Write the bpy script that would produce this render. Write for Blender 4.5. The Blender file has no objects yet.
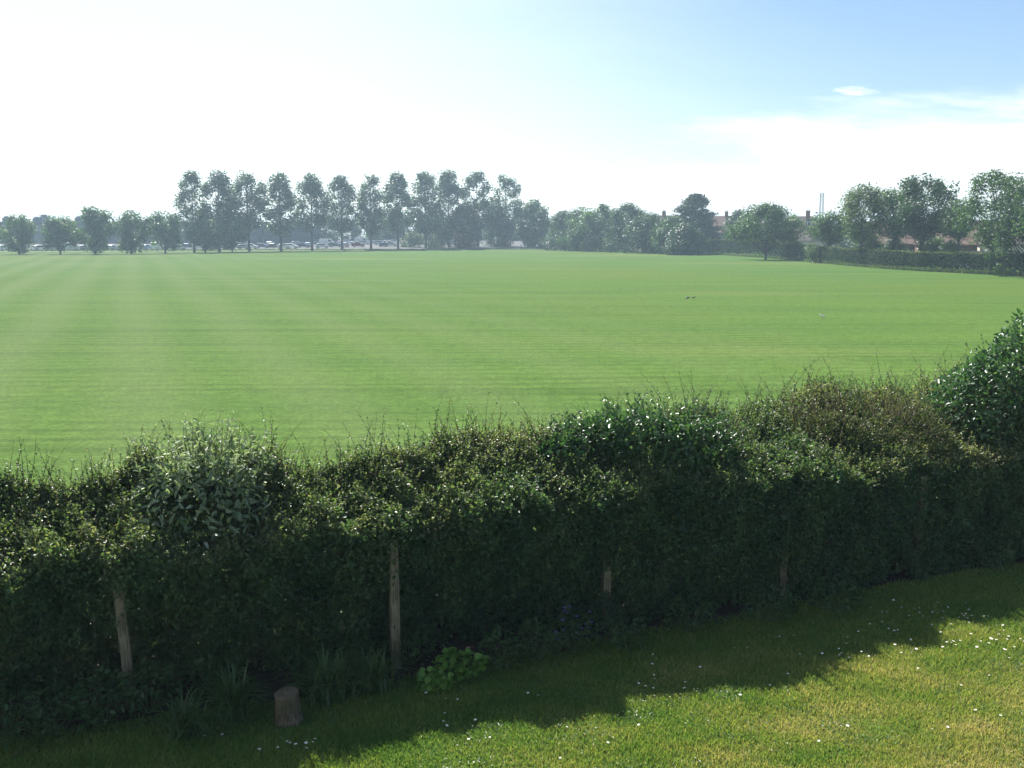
import bpy, math, random
import numpy as np
from mathutils import Vector, Matrix

R = math.radians
rng = np.random.default_rng(7)
random.seed(7)
scene = bpy.context.scene
COL = scene.collection

# ------------------------------------------------------------------ camera
CAM_Z = 4.6
PITCH = R(8.33)
cam_d = bpy.data.cameras.new('camera')
cam_d.sensor_width = 36.0
cam_d.lens = 36.0
cam_d.clip_start = 0.05
cam_d.clip_end = 6000
cam = bpy.data.objects.new('camera', cam_d)
COL.objects.link(cam)
cam.location = (0, 0, CAM_Z)
cam.rotation_euler = (math.pi / 2 - PITCH, 0, 0)
scene.camera = cam
CP, SP = math.cos(PITCH), math.sin(PITCH)


def ground(px, py, z=0.0):
    """world point on the level z seen at that picture position (used as a surveying aid)"""
    u, v = (px - 512) / 1024, (384 - py) / 1024
    dy, dz = CP + v * SP, -SP + v * CP
    t = (z - CAM_Z) / dz
    return Vector((u * t, dy * t, z))


def height(py, D):
    v = (384 - py) / 1024
    return CAM_Z + D * (-SP + v * CP) / (CP + v * SP)


def east(px, D, z=2.0):
    return (px - 512) / 1024 * (D * CP + (CAM_Z - z) * SP)


# ------------------------------------------------------------------ scene helpers
def tag(o, label=None, cat=None, group=None, kind=None):
    if label: o['label'] = label
    if cat: o['category'] = cat
    if group: o['group'] = group
    if kind: o['kind'] = kind
    return o


def empty(name, loc, rz=0.0):
    o = bpy.data.objects.new(name, None)
    COL.objects.link(o)
    o.location = loc
    o.rotation_euler = (0, 0, rz)
    o.empty_display_size = 0.2
    return o


def copy_tree(o, parent=None):
    c = o.copy()
    COL.objects.link(c)
    if parent is not None: c.parent = parent
    for ch in list(o.children): copy_tree(ch, c)
    return c


def np_mesh(name, V, Q=None, T=None, var=None, smooth=False):
    """mesh from vertex array and quad / triangle index arrays; var = one value per face"""
    me = bpy.data.meshes.new(name)
    V = np.asarray(V, np.float32)
    nq = 0 if Q is None else len(Q)
    nt = 0 if T is None else len(T)
    loops = []
    if nq: loops.append(np.asarray(Q, np.int32).ravel())
    if nt: loops.append(np.asarray(T, np.int32).ravel())
    loops = np.concatenate(loops)
    starts = np.concatenate([np.arange(nq) * 4, nq * 4 + np.arange(nt) * 3]).astype(np.int32)
    me.vertices.add(len(V)); me.vertices.foreach_set('co', V.ravel())
    me.loops.add(len(loops)); me.loops.foreach_set('vertex_index', loops)
    me.polygons.add(nq + nt); me.polygons.foreach_set('loop_start', starts)
    if smooth: me.polygons.foreach_set('use_smooth', np.ones(nq + nt, bool))
    if var is not None:
        a = me.attributes.new('var', 'FLOAT', 'FACE')
        a.data.foreach_set('value', np.asarray(var, np.float32))
    me.update(calc_edges=True)
    me.validate()
    return me


def link(name, me, mat=None, parent=None):
    o = bpy.data.objects.new(name, me)
    COL.objects.link(o)
    if mat is not None and not me.materials: me.materials.append(mat)
    if parent is not None: o.parent = parent
    return o


class MB:
    """small polygon collector; build() links everything collected as one mesh"""
    def __init__(self): self.v, self.f = [], []

    def add(self, vs, fs):
        b = len(self.v)
        self.v += [tuple(x) for x in vs]
        self.f += [tuple(i + b for i in f) for f in fs]
        return self

    def box(self, x0, x1, y0, y1, z0, z1):
        return self.add([(x0, y0, z0), (x1, y0, z0), (x1, y1, z0), (x0, y1, z0), (x0, y0, z1), (x1, y0, z1), (x1, y1, z1), (x0, y1, z1)],
                        [(3, 2, 1, 0), (4, 5, 6, 7), (0, 1, 5, 4), (1, 2, 6, 5), (2, 3, 7, 6), (3, 0, 4, 7)])

    def tube(self, pts, rad, sides=6, cap=True):
        pts = [Vector(p) for p in pts]
        n = len(pts)
        ref = Vector((0.31, 0.2, 0.93)) if abs((pts[-1] - pts[0]).normalized().z) < .8 else Vector((1, 0.1, 0))
        vs, fs = [], []
        for i, p in enumerate(pts):
            d = (pts[min(i + 1, n - 1)] - pts[max(i - 1, 0)]).normalized()
            a = d.cross(ref).normalized(); b = d.cross(a)
            for k in range(sides):
                t = 2 * math.pi * k / sides
                vs.append(p + (a * math.cos(t) + b * math.sin(t)) * rad[i])
        for i in range(n - 1):
            for k in range(sides):
                k2 = (k + 1) % sides
                fs.append((i * sides + k, i * sides + k2, (i + 1) * sides + k2, (i + 1) * sides + k))
        if cap:
            fs.append(tuple(range(sides))[::-1]); fs.append(tuple((n - 1) * sides + k for k in range(sides)))
        return self.add(vs, fs)

    def lathe(self, prof, sides=16, c=(0, 0, 0)):
        vs, fs = [], []
        for r, z in prof:
            for k in range(sides):
                t = 2 * math.pi * k / sides
                vs.append((c[0] + r * math.cos(t), c[1] + r * math.sin(t), c[2] + z))
        for i in range(len(prof) - 1):
            for k in range(sides):
                k2 = (k + 1) % sides
                fs.append((i * sides + k, i * sides + k2, (i + 1) * sides + k2, (i + 1) * sides + k))
        fs.append(tuple(range(sides))[::-1]); fs.append(tuple((len(prof) - 1) * sides + k for k in range(sides)))
        return self.add(vs, fs)

    def mesh(self, name, smooth=False):
        me = bpy.data.meshes.new(name)
        me.from_pydata(self.v, [], self.f)
        if smooth:
            for p in me.polygons: p.use_smooth = True
        me.update()
        return me

    def build(self, name, mat, parent=None, smooth=False):
        return link(name, self.mesh(name, smooth), mat, parent)


# ------------------------------------------------------------------ materials
MATS = {}


def mat_new(name):
    m = bpy.data.materials.new(name)
    m.use_nodes = True
    nt = m.node_tree
    for n in list(nt.nodes): nt.nodes.remove(n)
    out = nt.nodes.new('ShaderNodeOutputMaterial')
    MATS[name] = m
    return m, nt, out


def N(nt, typ, **kw):
    n = nt.nodes.new(typ)
    for k, v in kw.items():
        if k.startswith('i_'):
            key = k[2:]
            n.inputs[int(key) if key.isdigit() else key.replace('_', ' ')].default_value = v
        else: setattr(n, k, v)
    return n


def ramp(nt, stops, interp='LINEAR'):
    r = nt.nodes.new('ShaderNodeValToRGB')
    r.color_ramp.interpolation = interp
    e = r.color_ramp.elements
    while len(e) < len(stops): e.new(0.5)
    for i, (p, c) in enumerate(stops):
        e[i].position = p
        e[i].color = (c[0], c[1], c[2], 1)
    return r


def math_n(nt, op, a, b=None, c=None, clamp=False):
    n = nt.nodes.new('ShaderNodeMath'); n.operation = op; n.use_clamp = clamp
    for i, x in enumerate((a, b, c)):
        if x is None: continue
        if isinstance(x, (int, float)): n.inputs[i].default_value = x
        else: nt.links.new(x, n.inputs[i])
    return n.outputs[0]


def mixrgb(nt, fac, a, b, blend='MIX'):
    n = nt.nodes.new('ShaderNodeMix'); n.data_type = 'RGBA'; n.blend_type = blend
    for s, x in ((n.inputs[0], fac), (n.inputs[6], a), (n.inputs[7], b)):
        if isinstance(x, (int, float)): s.default_value = x
        elif isinstance(x, tuple): s.default_value = (x[0], x[1], x[2], 1)
        else: nt.links.new(x, s)
    return n.outputs[2]


def m_plain(name, col, rough=.7, var=.15, scale=3.0, metallic=0.0, spec=.3, bump=0.0):
    """one colour with soft mottling in object space"""
    m, nt, out = mat_new(name)
    b = N(nt, 'ShaderNodeBsdfPrincipled')
    b.inputs['Roughness'].default_value = rough
    b.inputs['Metallic'].default_value = metallic
    b.inputs['Specular IOR Level'].default_value = spec
    tc = N(nt, 'ShaderNodeTexCoord')
    no = N(nt, 'ShaderNodeTexNoise', i_Scale=scale, i_Detail=6.0)
    nt.links.new(tc.outputs['Object'], no.inputs['Vector'])
    r = ramp(nt, [(.25, [c * (1 - var) for c in col]), (.75, [min(1, c * (1 + var)) for c in col])])
    nt.links.new(no.outputs['Fac'], r.inputs['Fac'])
    nt.links.new(r.outputs['Color'], b.inputs['Base Color'])
    if bump:
        bp = N(nt, 'ShaderNodeBump', i_Strength=bump, i_Distance=.02)
        nt.links.new(no.outputs['Fac'], bp.inputs['Height'])
        nt.links.new(bp.outputs['Normal'], b.inputs['Normal'])
    nt.links.new(b.outputs[0], out.inputs[0])
    return m


def m_wood(name, col, dark):
    m, nt, out = mat_new(name)
    L = nt.links
    tc = N(nt, 'ShaderNodeTexCoord'); mp = N(nt, 'ShaderNodeMapping'); mp.inputs['Scale'].default_value = (1, 1, .07)
    L.new(tc.outputs['Object'], mp.inputs[0])
    g = N(nt, 'ShaderNodeTexNoise', i_Scale=70.0, i_Detail=7.0); L.new(mp.outputs[0], g.inputs[0])
    st = N(nt, 'ShaderNodeTexNoise', i_Scale=5.0, i_Detail=4.0); L.new(tc.outputs['Object'], st.inputs[0])
    r = ramp(nt, [(.32, dark), (.52, col), (.75, [c * 1.2 for c in col])]); L.new(g.outputs['Fac'], r.inputs[0])
    r2 = ramp(nt, [(.35, (.55, .60, .50)), (.65, (1, 1, 1))]); L.new(st.outputs['Fac'], r2.inputs[0])
    b = N(nt, 'ShaderNodeBsdfPrincipled'); b.inputs['Roughness'].default_value = .9; b.inputs['Specular IOR Level'].default_value = .15
    L.new(mixrgb(nt, 1.0, r.outputs[0], r2.outputs[0], 'MULTIPLY'), b.inputs['Base Color'])
    bp = N(nt, 'ShaderNodeBump', i_Strength=.8, i_Distance=.012); L.new(g.outputs['Fac'], bp.inputs['Height']); L.new(bp.outputs[0], b.inputs['Normal'])
    L.new(b.outputs[0], out.inputs[0])
    return m


def m_leaf(name, cols, rough=.45, trans=.35, spec=.4, tint=(1.25, 1.35, .7)):
    m, nt, out = mat_new(name)
    at = N(nt, 'ShaderNodeAttribute', attribute_name='var')
    oi = N(nt, 'ShaderNodeObjectInfo')
    f = math_n(nt, 'ADD', at.outputs['Fac'], math_n(nt, 'MULTIPLY', math_n(nt, 'SUBTRACT', oi.outputs['Random'], .5), .25), clamp=True)
    k = len(cols)
    r = ramp(nt, [(i / (k - 1), c) for i, c in enumerate(cols)])
    nt.links.new(f, r.inputs['Fac'])
    b = N(nt, 'ShaderNodeBsdfPrincipled')
    b.inputs['Roughness'].default_value = rough
    b.inputs['Specular IOR Level'].default_value = spec
    nt.links.new(r.outputs['Color'], b.inputs['Base Color'])
    t = N(nt, 'ShaderNodeBsdfTranslucent')
    nt.links.new(mixrgb(nt, 1.0, r.outputs['Color'], tint, 'MULTIPLY'), t.inputs['Color'])
    mx = N(nt, 'ShaderNodeMixShader'); mx.inputs[0].default_value = trans
    nt.links.new(b.outputs[0], mx.inputs[1]); nt.links.new(t.outputs[0], mx.inputs[2])
    nt.links.new(mx.outputs[0], out.inputs[0])
    return m


def m_field():
    m, nt, out = mat_new('field_grass')
    L = nt.links
    tc = N(nt, 'ShaderNodeTexCoord')
    P = tc.outputs['Object']
    def noise(scale, detail=4, sx=1.0, sy=1.0, rot=0.0):
        mp = N(nt, 'ShaderNodeMapping'); mp.inputs['Scale'].default_value = (sx, sy, 1); mp.inputs['Rotation'].default_value = (0, 0, rot)
        L.new(P, mp.inputs['Vector'])
        n = N(nt, 'ShaderNodeTexNoise', i_Scale=scale, i_Detail=detail); L.new(mp.outputs[0], n.inputs['Vector'])
        return n.outputs['Fac']
    big, mid, fine = noise(.012, 3), noise(.09, 5), noise(9.0, 6)
    streak = noise(.25, 6, .12, 1.0, R(3))         # tractor passes across the field, seen as drifting bands
    lines = noise(.62, 3, .035, 1.0, R(4))         # lines of cut grass
    base = mixrgb(nt, mid, (.070, .140, .024), (.098, .163, .032))
    r1 = ramp(nt, [(.42, (0, 0, 0)), (.66, (1, 1, 1))]); L.new(streak, r1.inputs[0])
    base = mixrgb(nt, math_n(nt, 'MULTIPLY', r1.outputs[0], .5), base, (.054, .116, .022))
    r2 = ramp(nt, [(.50, (0, 0, 0)), (.72, (1, 1, 1))]); L.new(big, r2.inputs[0])
    base = mixrgb(nt, math_n(nt, 'MULTIPLY', r2.outputs[0], .6), base, (.120, .145, .022))
    r3 = ramp(nt, [(.56, (0, 0, 0)), (.66, (1, 1, 1))]); L.new(lines, r3.inputs[0])
    base = mixrgb(nt, math_n(nt, 'MULTIPLY', r3.outputs[0], .26), base, (.027, .058, .008))
    r6 = ramp(nt, [(.55, (0, 0, 0)), (.70, (1, 1, 1))]); L.new(noise(.035, 5, .5, 1.0), r6.inputs[0])
    base = mixrgb(nt, math_n(nt, 'MULTIPLY', r6.outputs[0], .55), base, (.165, .185, .062))
    tuft = noise(2.2, 5)
    r7 = ramp(nt, [(.35, (.78, .80, .75)), (.65, (1.18, 1.16, 1.15))]); L.new(tuft, r7.inputs[0])
    base = mixrgb(nt, .8, base, r7.outputs[0], 'MULTIPLY')
    # thin regular lines left by the cutter, nearly across the view
    sq = N(nt, 'ShaderNodeSeparateXYZ'); L.new(P, sq.inputs[0])
    ph = math_n(nt, 'ADD', math_n(nt, 'MULTIPLY', math_n(nt, 'SUBTRACT', sq.outputs['Y'], math_n(nt, 'MULTIPLY', sq.outputs['X'], .05)), 6.0), math_n(nt, 'MULTIPLY', noise(.06, 3), 14.0))
    ln = math_n(nt, 'POWER', math_n(nt, 'ADD', math_n(nt, 'MULTIPLY', math_n(nt, 'SINE', ph), .5), .5), 3.0)
    r5 = ramp(nt, [(.30, (0, 0, 0)), (.62, (1, 1, 1))]); L.new(noise(.30, 4, .2, 1.0), r5.inputs[0])
    base = mixrgb(nt, math_n(nt, 'MULTIPLY', math_n(nt, 'MULTIPLY', ln, r5.outputs[0]), .62), base, (.038, .082, .014))
    # long stripes of the mower running away from the garden in the western half
    sp = N(nt, 'ShaderNodeSeparateXYZ'); L.new(P, sp.inputs[0])
    px = math_n(nt, 'ADD', sp.outputs['X'], math_n(nt, 'MULTIPLY', sp.outputs['Y'], .37))
    w = math_n(nt, 'SINE', math_n(nt, 'ADD', math_n(nt, 'MULTIPLY', px, 1.25), math_n(nt, 'MULTIPLY', noise(.03, 3), 3.0)))
    wf = N(nt, 'ShaderNodeMapRange'); wf.inputs['From Min'].default_value = 40; wf.inputs['From Max'].default_value = -10
    wf.inputs['To Min'].default_value = 0; wf.inputs['To Max'].default_value = .36
    L.new(px, wf.inputs['Value'])
    base = mixrgb(nt, math_n(nt, 'MULTIPLY', math_n(nt, 'ADD', math_n(nt, 'MULTIPLY', w, .5), .5), wf.outputs[0]), base, (.120, .152, .064))
    dk = math_n(nt, 'SUBTRACT', 1.0, math_n(nt, 'MULTIPLY', math_n(nt, 'MULTIPLY', math_n(nt, 'SUBTRACT', .5, math_n(nt, 'MULTIPLY', w, .5)), wf.outputs[0]), .15))
    cm = N(nt, 'ShaderNodeCombineColor'); L.new(dk, cm.inputs[0]); L.new(dk, cm.inputs[1]); L.new(dk, cm.inputs[2])
    base = mixrgb(nt, 1.0, base, cm.outputs[0], 'MULTIPLY')
    r4 = ramp(nt, [(.30, (.55, .55, .55)), (.70, (1.30, 1.30, 1.30))]); L.new(fine, r4.inputs[0])
    base = mixrgb(nt, .75, base, r4.outputs[0], 'MULTIPLY')
    b = N(nt, 'ShaderNodeBsdfPrincipled'); b.inputs['Roughness'].default_value = .9; b.inputs['Specular IOR Level'].default_value = .03
    L.new(base, b.inputs['Base Color'])
    bp = N(nt, 'ShaderNodeBump', i_Strength=.5, i_Distance=.05); L.new(fine, bp.inputs['Height']); L.new(bp.outputs[0], b.inputs['Normal'])
    L.new(b.outputs[0], out.inputs[0])
    return m


def m_lawn():
    m, nt, out = mat_new('lawn_turf')
    L = nt.links
    tc = N(nt, 'ShaderNodeTexCoord')
    a = N(nt, 'ShaderNodeTexNoise', i_Scale=.9, i_Detail=5.0); L.new(tc.outputs['Object'], a.inputs[0])
    f = N(nt, 'ShaderNodeTexNoise', i_Scale=45.0, i_Detail=5.0); L.new(tc.outputs['Object'], f.inputs[0])
    r = ramp(nt, [(.3, (.06, .12, .025)), (.5, (.11, .155, .035)), (.68, (.18, .17, .07))]); L.new(a.outputs['Fac'], r.inputs[0])
    r2 = ramp(nt, [(.3, (.45, .45, .45)), (.7, (1.2, 1.2, 1.2))]); L.new(f.outputs['Fac'], r2.inputs[0])
    c = mixrgb(nt, .8, r.outputs[0], r2.outputs[0], 'MULTIPLY')
    b = N(nt, 'ShaderNodeBsdfPrincipled'); b.inputs['Roughness'].default_value = .85; b.inputs['Specular IOR Level'].default_value = .1
    L.new(c, b.inputs['Base Color'])
    bp = N(nt, 'ShaderNodeBump', i_Strength=.7, i_Distance=.03); L.new(f.outputs['Fac'], bp.inputs['Height']); L.new(bp.outputs[0], b.inputs['Normal'])
    L.new(b.outputs[0], out.inputs[0])
    return m


def m_tiles(name, col, scale=3.2):
    m, nt, out = mat_new(name)
    L = nt.links
    tc = N(nt, 'ShaderNodeTexCoord')
    br = N(nt, 'ShaderNodeTexBrick', i_Scale=scale)
    br.inputs['Color1'].default_value = (*col, 1); br.inputs['Color2'].default_value = (*[c * .75 for c in col], 1)
    br.inputs['Mortar'].default_value = (*[c * .35 for c in col], 1); br.inputs['Mortar Size'].default_value = .03
    L.new(tc.outputs['Object'], br.inputs['Vector'])
    no = N(nt, 'ShaderNodeTexNoise', i_Scale=.8, i_Detail=5.0); L.new(tc.outputs['Object'], no.inputs[0])
    r = ramp(nt, [(.3, (.75, .75, .75)), (.7, (1.2, 1.2, 1.2))]); L.new(no.outputs['Fac'], r.inputs[0])
    b = N(nt, 'ShaderNodeBsdfPrincipled'); b.inputs['Roughness'].default_value = .8
    L.new(mixrgb(nt, 1.0, br.outputs['Color'], r.outputs[0], 'MULTIPLY'), b.inputs['Base Color'])
    L.new(b.outputs[0], out.inputs[0])
    return m


def m_glass(name, col=(.05, .07, .08)):
    m, nt, out = mat_new(name)
    b = N(nt, 'ShaderNodeBsdfPrincipled'); b.inputs['Roughness'].default_value = .06
    b.inputs['Base Color'].default_value = (*col, 1); b.inputs['Specular IOR Level'].default_value = .8
    nt.links.new(b.outputs[0], out.inputs[0])
    return m


M_FIELD, M_LAWN = m_field(), m_lawn()
M_SOIL = m_plain('bed_soil', (.028, .021, .015), .95, .4, 9, bump=.6)
M_ASPHALT = m_plain('asphalt', (.055, .055, .058), .85, .2, 2)
M_VERGE = m_plain('rough_verge', (.085, .115, .035), .9, .35, .6)
M_BARK = m_plain('bark_grey', (.085, .070, .055), .9, .35, 6, bump=.5)
M_BARKD = m_plain('bark_dark', (.05, .042, .034), .9, .35, 6, bump=.5)
M_TWIG = m_plain('twig_brown', (.060, .048, .034), .8, .3, 8)
M_TWIGR = m_plain('twig_red', (.10, .070, .048), .7, .3, 8)
M_TWIGG = m_plain('stem_green', (.09, .13, .045), .6, .3, 8)
M_POST = m_wood('post_weathered_wood', (.225, .185, .13), (.085, .07, .05))
M_STUMP = m_wood('stump_wood', (.165, .13, .09), (.045, .035, .025))
M_HAW = m_leaf('leaf_hawthorn', [(.040, .096, .044), (.078, .150, .060), (.140, .185, .076), (.285, .275, .155)], .38, .50)
M_IVY = m_leaf('leaf_ivy', [(.028, .075, .028), (.052, .120, .044), (.092, .170, .066)], .36, .38, .5)
M_GREY = m_leaf('leaf_grey_green', [(.10, .165, .080), (.20, .265, .160), (.40, .45, .34)], .48, .34, .4)
M_RED = m_leaf('leaf_bronze', [(.050, .085, .030), (.100, .125, .048), (.175, .150, .080)], .45, .45)
M_LAUREL = m_leaf('leaf_glossy', [(.030, .080, .034), (.056, .125, .054), (.098, .180, .084)], .36, .36, .5)
M_STRAP = m_leaf('leaf_strap', [(.035, .080, .022), (.055, .115, .032), (.085, .140, .045)], .4, .3)
M_LIME = m_leaf('leaf_lime', [(.085, .20, .030), (.125, .26, .040), (.17, .30, .055)], .5, .4)
M_BED = m_leaf('leaf_bed', [(.030, .075, .022), (.050, .105, .032), (.075, .13, .042)], .5, .35)
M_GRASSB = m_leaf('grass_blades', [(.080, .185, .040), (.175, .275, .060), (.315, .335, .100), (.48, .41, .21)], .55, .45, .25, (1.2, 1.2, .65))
M_POPLAR = m_leaf('leaf_poplar', [(.030, .068, .032), (.052, .100, .044), (.085, .135, .065)], .42, .40, .45)
M_CLIPPED = m_leaf('leaf_clipped_hedge', [(.016, .040, .020), (.030, .064, .026), (.125, .165, .050)], .8, .16, .10)  # pale last stop paints the sunlit top of the hedge
M_ROUND = m_leaf('leaf_lime_tree', [(.036, .082, .026), (.060, .125, .036), (.100, .165, .050)], .5, .42)
M_DARK = m_leaf('leaf_dark_tree', [(.024, .060, .026), (.042, .092, .036), (.070, .125, .046)], .5, .36)
M_CEDAR = m_leaf('leaf_conifer', [(.024, .050, .028), (.036, .068, .036), (.052, .085, .045)], .55, .2)
M_RUSSET = m_leaf('leaf_russet', [(.075, .070, .030), (.115, .095, .040), (.15, .115, .050)], .5, .35)
M_PALE = m_leaf('leaf_pale', [(.070, .115, .045), (.100, .150, .060), (.135, .180, .080)], .5, .35)
M_PETAL = m_plain('petal_white', (.85, .85, .84), .6, .04)
M_YEL = m_plain('petal_yellow', (.75, .50, .05), .6, .05)
M_PURPLE = m_plain('petal_purple', (.20, .13, .42), .6, .15)
M_GLASS = m_glass('window_glass')
M_CARGLASS = m_glass('car_glass', (.03, .04, .045))
M_TYRE = m_plain('tyre_rubber', (.02, .02, .02), .8)
M_RIM = m_plain('wheel_rim', (.5, .5, .52), .3, .05, 3, .8)
M_LAMPW = m_plain('headlight_lens', (.7, .72, .74), .15, .03)
M_LAMPR = m_plain('tail_light_lens', (.35, .02, .02), .2, .05)
M_WHITE = m_plain('white_paint', (.78, .78, .76), .5, .04)
M_CLAD = m_plain('dark_cladding', (.045, .052, .085), .6, .15, .3)
M_CLAD2 = m_plain('grey_cladding', (.09, .10, .125), .6, .12, .3)
M_STEEL = m_plain('galvanised_steel', (.30, .32, .34), .5, .12, 1.0, .5)
M_BRICK = m_tiles('brick_red', (.30, .15, .10), 6.0)
M_RENDER = m_plain('render_cream', (.50, .46, .38), .85, .12, .5)
M_TILE_RED = m_tiles('roof_tile_red', (.26, .165, .13), 3.0)
M_TILE_BROWN = m_tiles('roof_tile_brown', (.27, .21, .175), 3.0)
M_TILE_GREY = m_tiles('roof_tile_grey', (.30, .25, .22), 3.0)
M_FENCE = m_plain('fence_wood_pale', (.42, .42, .38), .8, .2, 1.5)
M_CROW = m_plain('feather_black', (.018, .018, .022), .45, .2, 8)
M_GULL = m_plain('feather_white', (.78, .78, .77), .6, .06, 5)
M_BEAK = m_plain('beak_yellow', (.6, .38, .06), .5)
M_SKIN = m_plain('skin', (.48, .31, .23), .6, .06)
M_SHIRTW = m_plain('shirt_white', (.80, .80, .80), .8, .04)
M_SHIRTB = m_plain('shirt_pale_blue', (.62, .70, .78), .8, .04)
M_TROUSER = m_plain('trousers_dark', (.035, .04, .055), .8, .15)
M_HAIR = m_plain('hair_dark', (.03, .022, .016), .6, .2)
M_LINE = m_plain('worn_line_marking', (.26, .33, .16), .9, .25, 1.2)


SUN_EL, SUN_AZ = R(46), R(-26)      # azimuth from +Y, negative = west


def unit(a): return a / np.maximum(np.linalg.norm(a, axis=-1, keepdims=True), 1e-9)


def rnd_dirs(n): return unit(rng.normal(size=(n, 3)))


# ------------------------------------------------------------------ leaves
def leaves(P, axis, nrm, Ln, W, bend=.15):
    """six-point folded leaf blades: N base points, directions, normals, lengths and widths -> V (6N), quads (2N)"""
    n = len(P)
    axis = unit(axis)
    side = unit(np.cross(axis, nrm))
    nn = np.cross(side, axis)
    Ln = np.broadcast_to(np.asarray(Ln, float).reshape(-1, 1), (n, 1)); W = np.broadcast_to(np.asarray(W, float).reshape(-1, 1), (n, 1))
    up = nn * W * .18
    a = P + axis * Ln * .30; b = P + axis * Ln * .68 - nn * Ln * bend * .4
    V = np.stack([P, a + side * W * .5 + up, b + side * W * .40 + up, P + axis * Ln - nn * Ln * bend, b - side * W * .40 + up, a - side * W * .5 + up], 1).reshape(-1, 3)
    k = np.arange(n)[:, None] * 6
    Q = np.concatenate([k + np.array([0, 1, 2, 3]), k + np.array([0, 3, 4, 5])], 1).reshape(-1, 4)
    return V, Q


def cards(P, nrm, L):
    """four-point leaf sprays for far crowns"""
    n = len(P)
    a = unit(np.cross(nrm, rnd_dirs(n))); b = np.cross(nrm, a)
    L = np.broadcast_to(np.asarray(L, float).reshape(-1, 1), (n, 1))
    V = np.stack([P - a * L * .55, P + b * L * .34 + nrm * L * .12, P + a * L * .55, P - b * L * .34 + nrm * L * .1], 1).reshape(-1, 3)
    Q = np.arange(n)[:, None] * 4 + np.array([0, 1, 2, 3])
    return V, Q


def cones(P0, P1, r0, r1):
    """three-sided twigs, vectorised"""
    n = len(P0)
    d = unit(P1 - P0)
    a = unit(np.cross(d, np.broadcast_to([.3, .5, .81], (n, 3)))); b = np.cross(d, a)
    V = []
    for P, r in ((P0, r0), (P1, r1)):
        for t in (0, 2.094, 4.189):
            V.append(P + (a * math.cos(t) + b * math.sin(t)) * r)
    V = np.stack(V, 1).reshape(-1, 3)
    k = np.arange(n)[:, None] * 6
    Q = np.concatenate([k + np.array(q) for q in ((0, 1, 4, 3), (1, 2, 5, 4), (2, 0, 3, 5))], 1).reshape(-1, 4)
    return V, Q


class Leafage:
    def __init__(self): self.V, self.Q, self.var, self.n = [], [], [], 0

    def add(self, V, Q, var, per=2):
        self.V.append(V); self.Q.append(Q + self.n); self.n += len(V)
        self.var.append(np.repeat(var, per))

    def build(self, name, mat, parent, smooth=False):
        me = np_mesh(name, np.concatenate(self.V), np.concatenate(self.Q), var=np.concatenate(self.var), smooth=smooth)
        return link(name, me, mat, parent)


def lump(P, seed, freq, n=7):
    r = np.random.default_rng(seed)
    s = np.zeros(len(P))
    for _ in range(n):
        k = r.normal(size=3) * freq
        s += np.sin(P @ k + r.uniform(0, 6.28))
    return s / math.sqrt(n)


def shoots(lf, tw, B, D, Ln, nleaf, leafL, leafW, var, curve=.25, r0=.004):
    """upright or arching shoots with leaves along them"""
    n = len(B)
    D = unit(D); Ln = np.asarray(Ln).reshape(-1, 1)
    bendv = rnd_dirs(n) * np.array([1, 1, .25]) * curve + np.array([0, 0, -.25 * curve])
    prev = B
    for i in range(1, 4):
        t = i / 3
        cur = B + D * Ln * t + bendv * Ln * t * t
        V, Q = cones(prev, cur, r0 * (1.15 - .33 * (i - 1)), r0 * (1.15 - .33 * i) + .0006)
        tw.append((V, Q)); prev = cur
    t = (np.arange(nleaf) + .4) / nleaf
    t = np.clip(t[None, :] * .85 + .15 + rng.uniform(-.03, .03, (n, nleaf)), 0, 1)[..., None]
    P = (B[:, None] + D[:, None] * Ln[:, None] * t + bendv[:, None] * Ln[:, None] * t * t).reshape(-1, 3)
    Dd = np.repeat(D, nleaf, 0)
    ax = unit(Dd * .55 + rnd_dirs(len(P)) * .9)
    nr = unit(np.array([0, 0, 1.0]) + rnd_dirs(len(P)) * .8)
    s = rng.uniform(.65, 1.15, len(P)) * (1.1 - .5 * t.reshape(-1))
    V, Q = leaves(P, ax, nr, leafL * s, leafW * s)
    v = np.clip(np.repeat(var, nleaf) + rng.normal(0, .14, len(P)), 0, 1)
    lf.add(V, Q, v)


def twig_mesh(name, tw, mat, parent):
    name = 'twig_growth'
    V, Q, n = [], [], 0
    for v, q in tw:
        V.append(v); Q.append(q + n); n += len(v)
    return tag(link(name, np_mesh(name, np.concatenate(V), np.concatenate(Q)), mat, parent), kind='stuff')


# ------------------------------------------------------------------ ground
def sheet(name, pts, z, mat):
    b = MB(); b.add([(p[0], p[1], z) for p in pts], [tuple(range(len(pts)))])
    return tag(b.build(name, mat), kind='structure')


sheet('field', [(-1450, -1450), (1450, -1450), (1450, 1450), (-1450, 1450)], 0.0, M_FIELD)

# line of the garden hedge: front foot from west to east
H0 = Vector((-3.87, 9.88, 0)); HD = Vector((2.5, .86, 0)).normalized(); HN = Vector((HD.y, -HD.x, 0))   # HN points to the house


def bend(s):
    u = np.clip((np.asarray(s, float) - 6.5) / 5.0, 0, 1)
    return -.32 * u * u * (3 - 2 * u)


def hp(s, off=0.0, z=0.0):
    """point s metres along the hedge from the western post, off metres out towards the house"""
    p = H0 + HD * s + HN * (off + bend(s))
    return Vector((p.x, p.y, z))


S0, S1 = -9.0, 19.0
sheet('garden_lawn', [hp(S0 - 4, -.9), hp(S0 - 4, 16), hp(S1 + 4, 16), hp(S1 + 4, -.9)], .004, M_LAWN)

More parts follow.
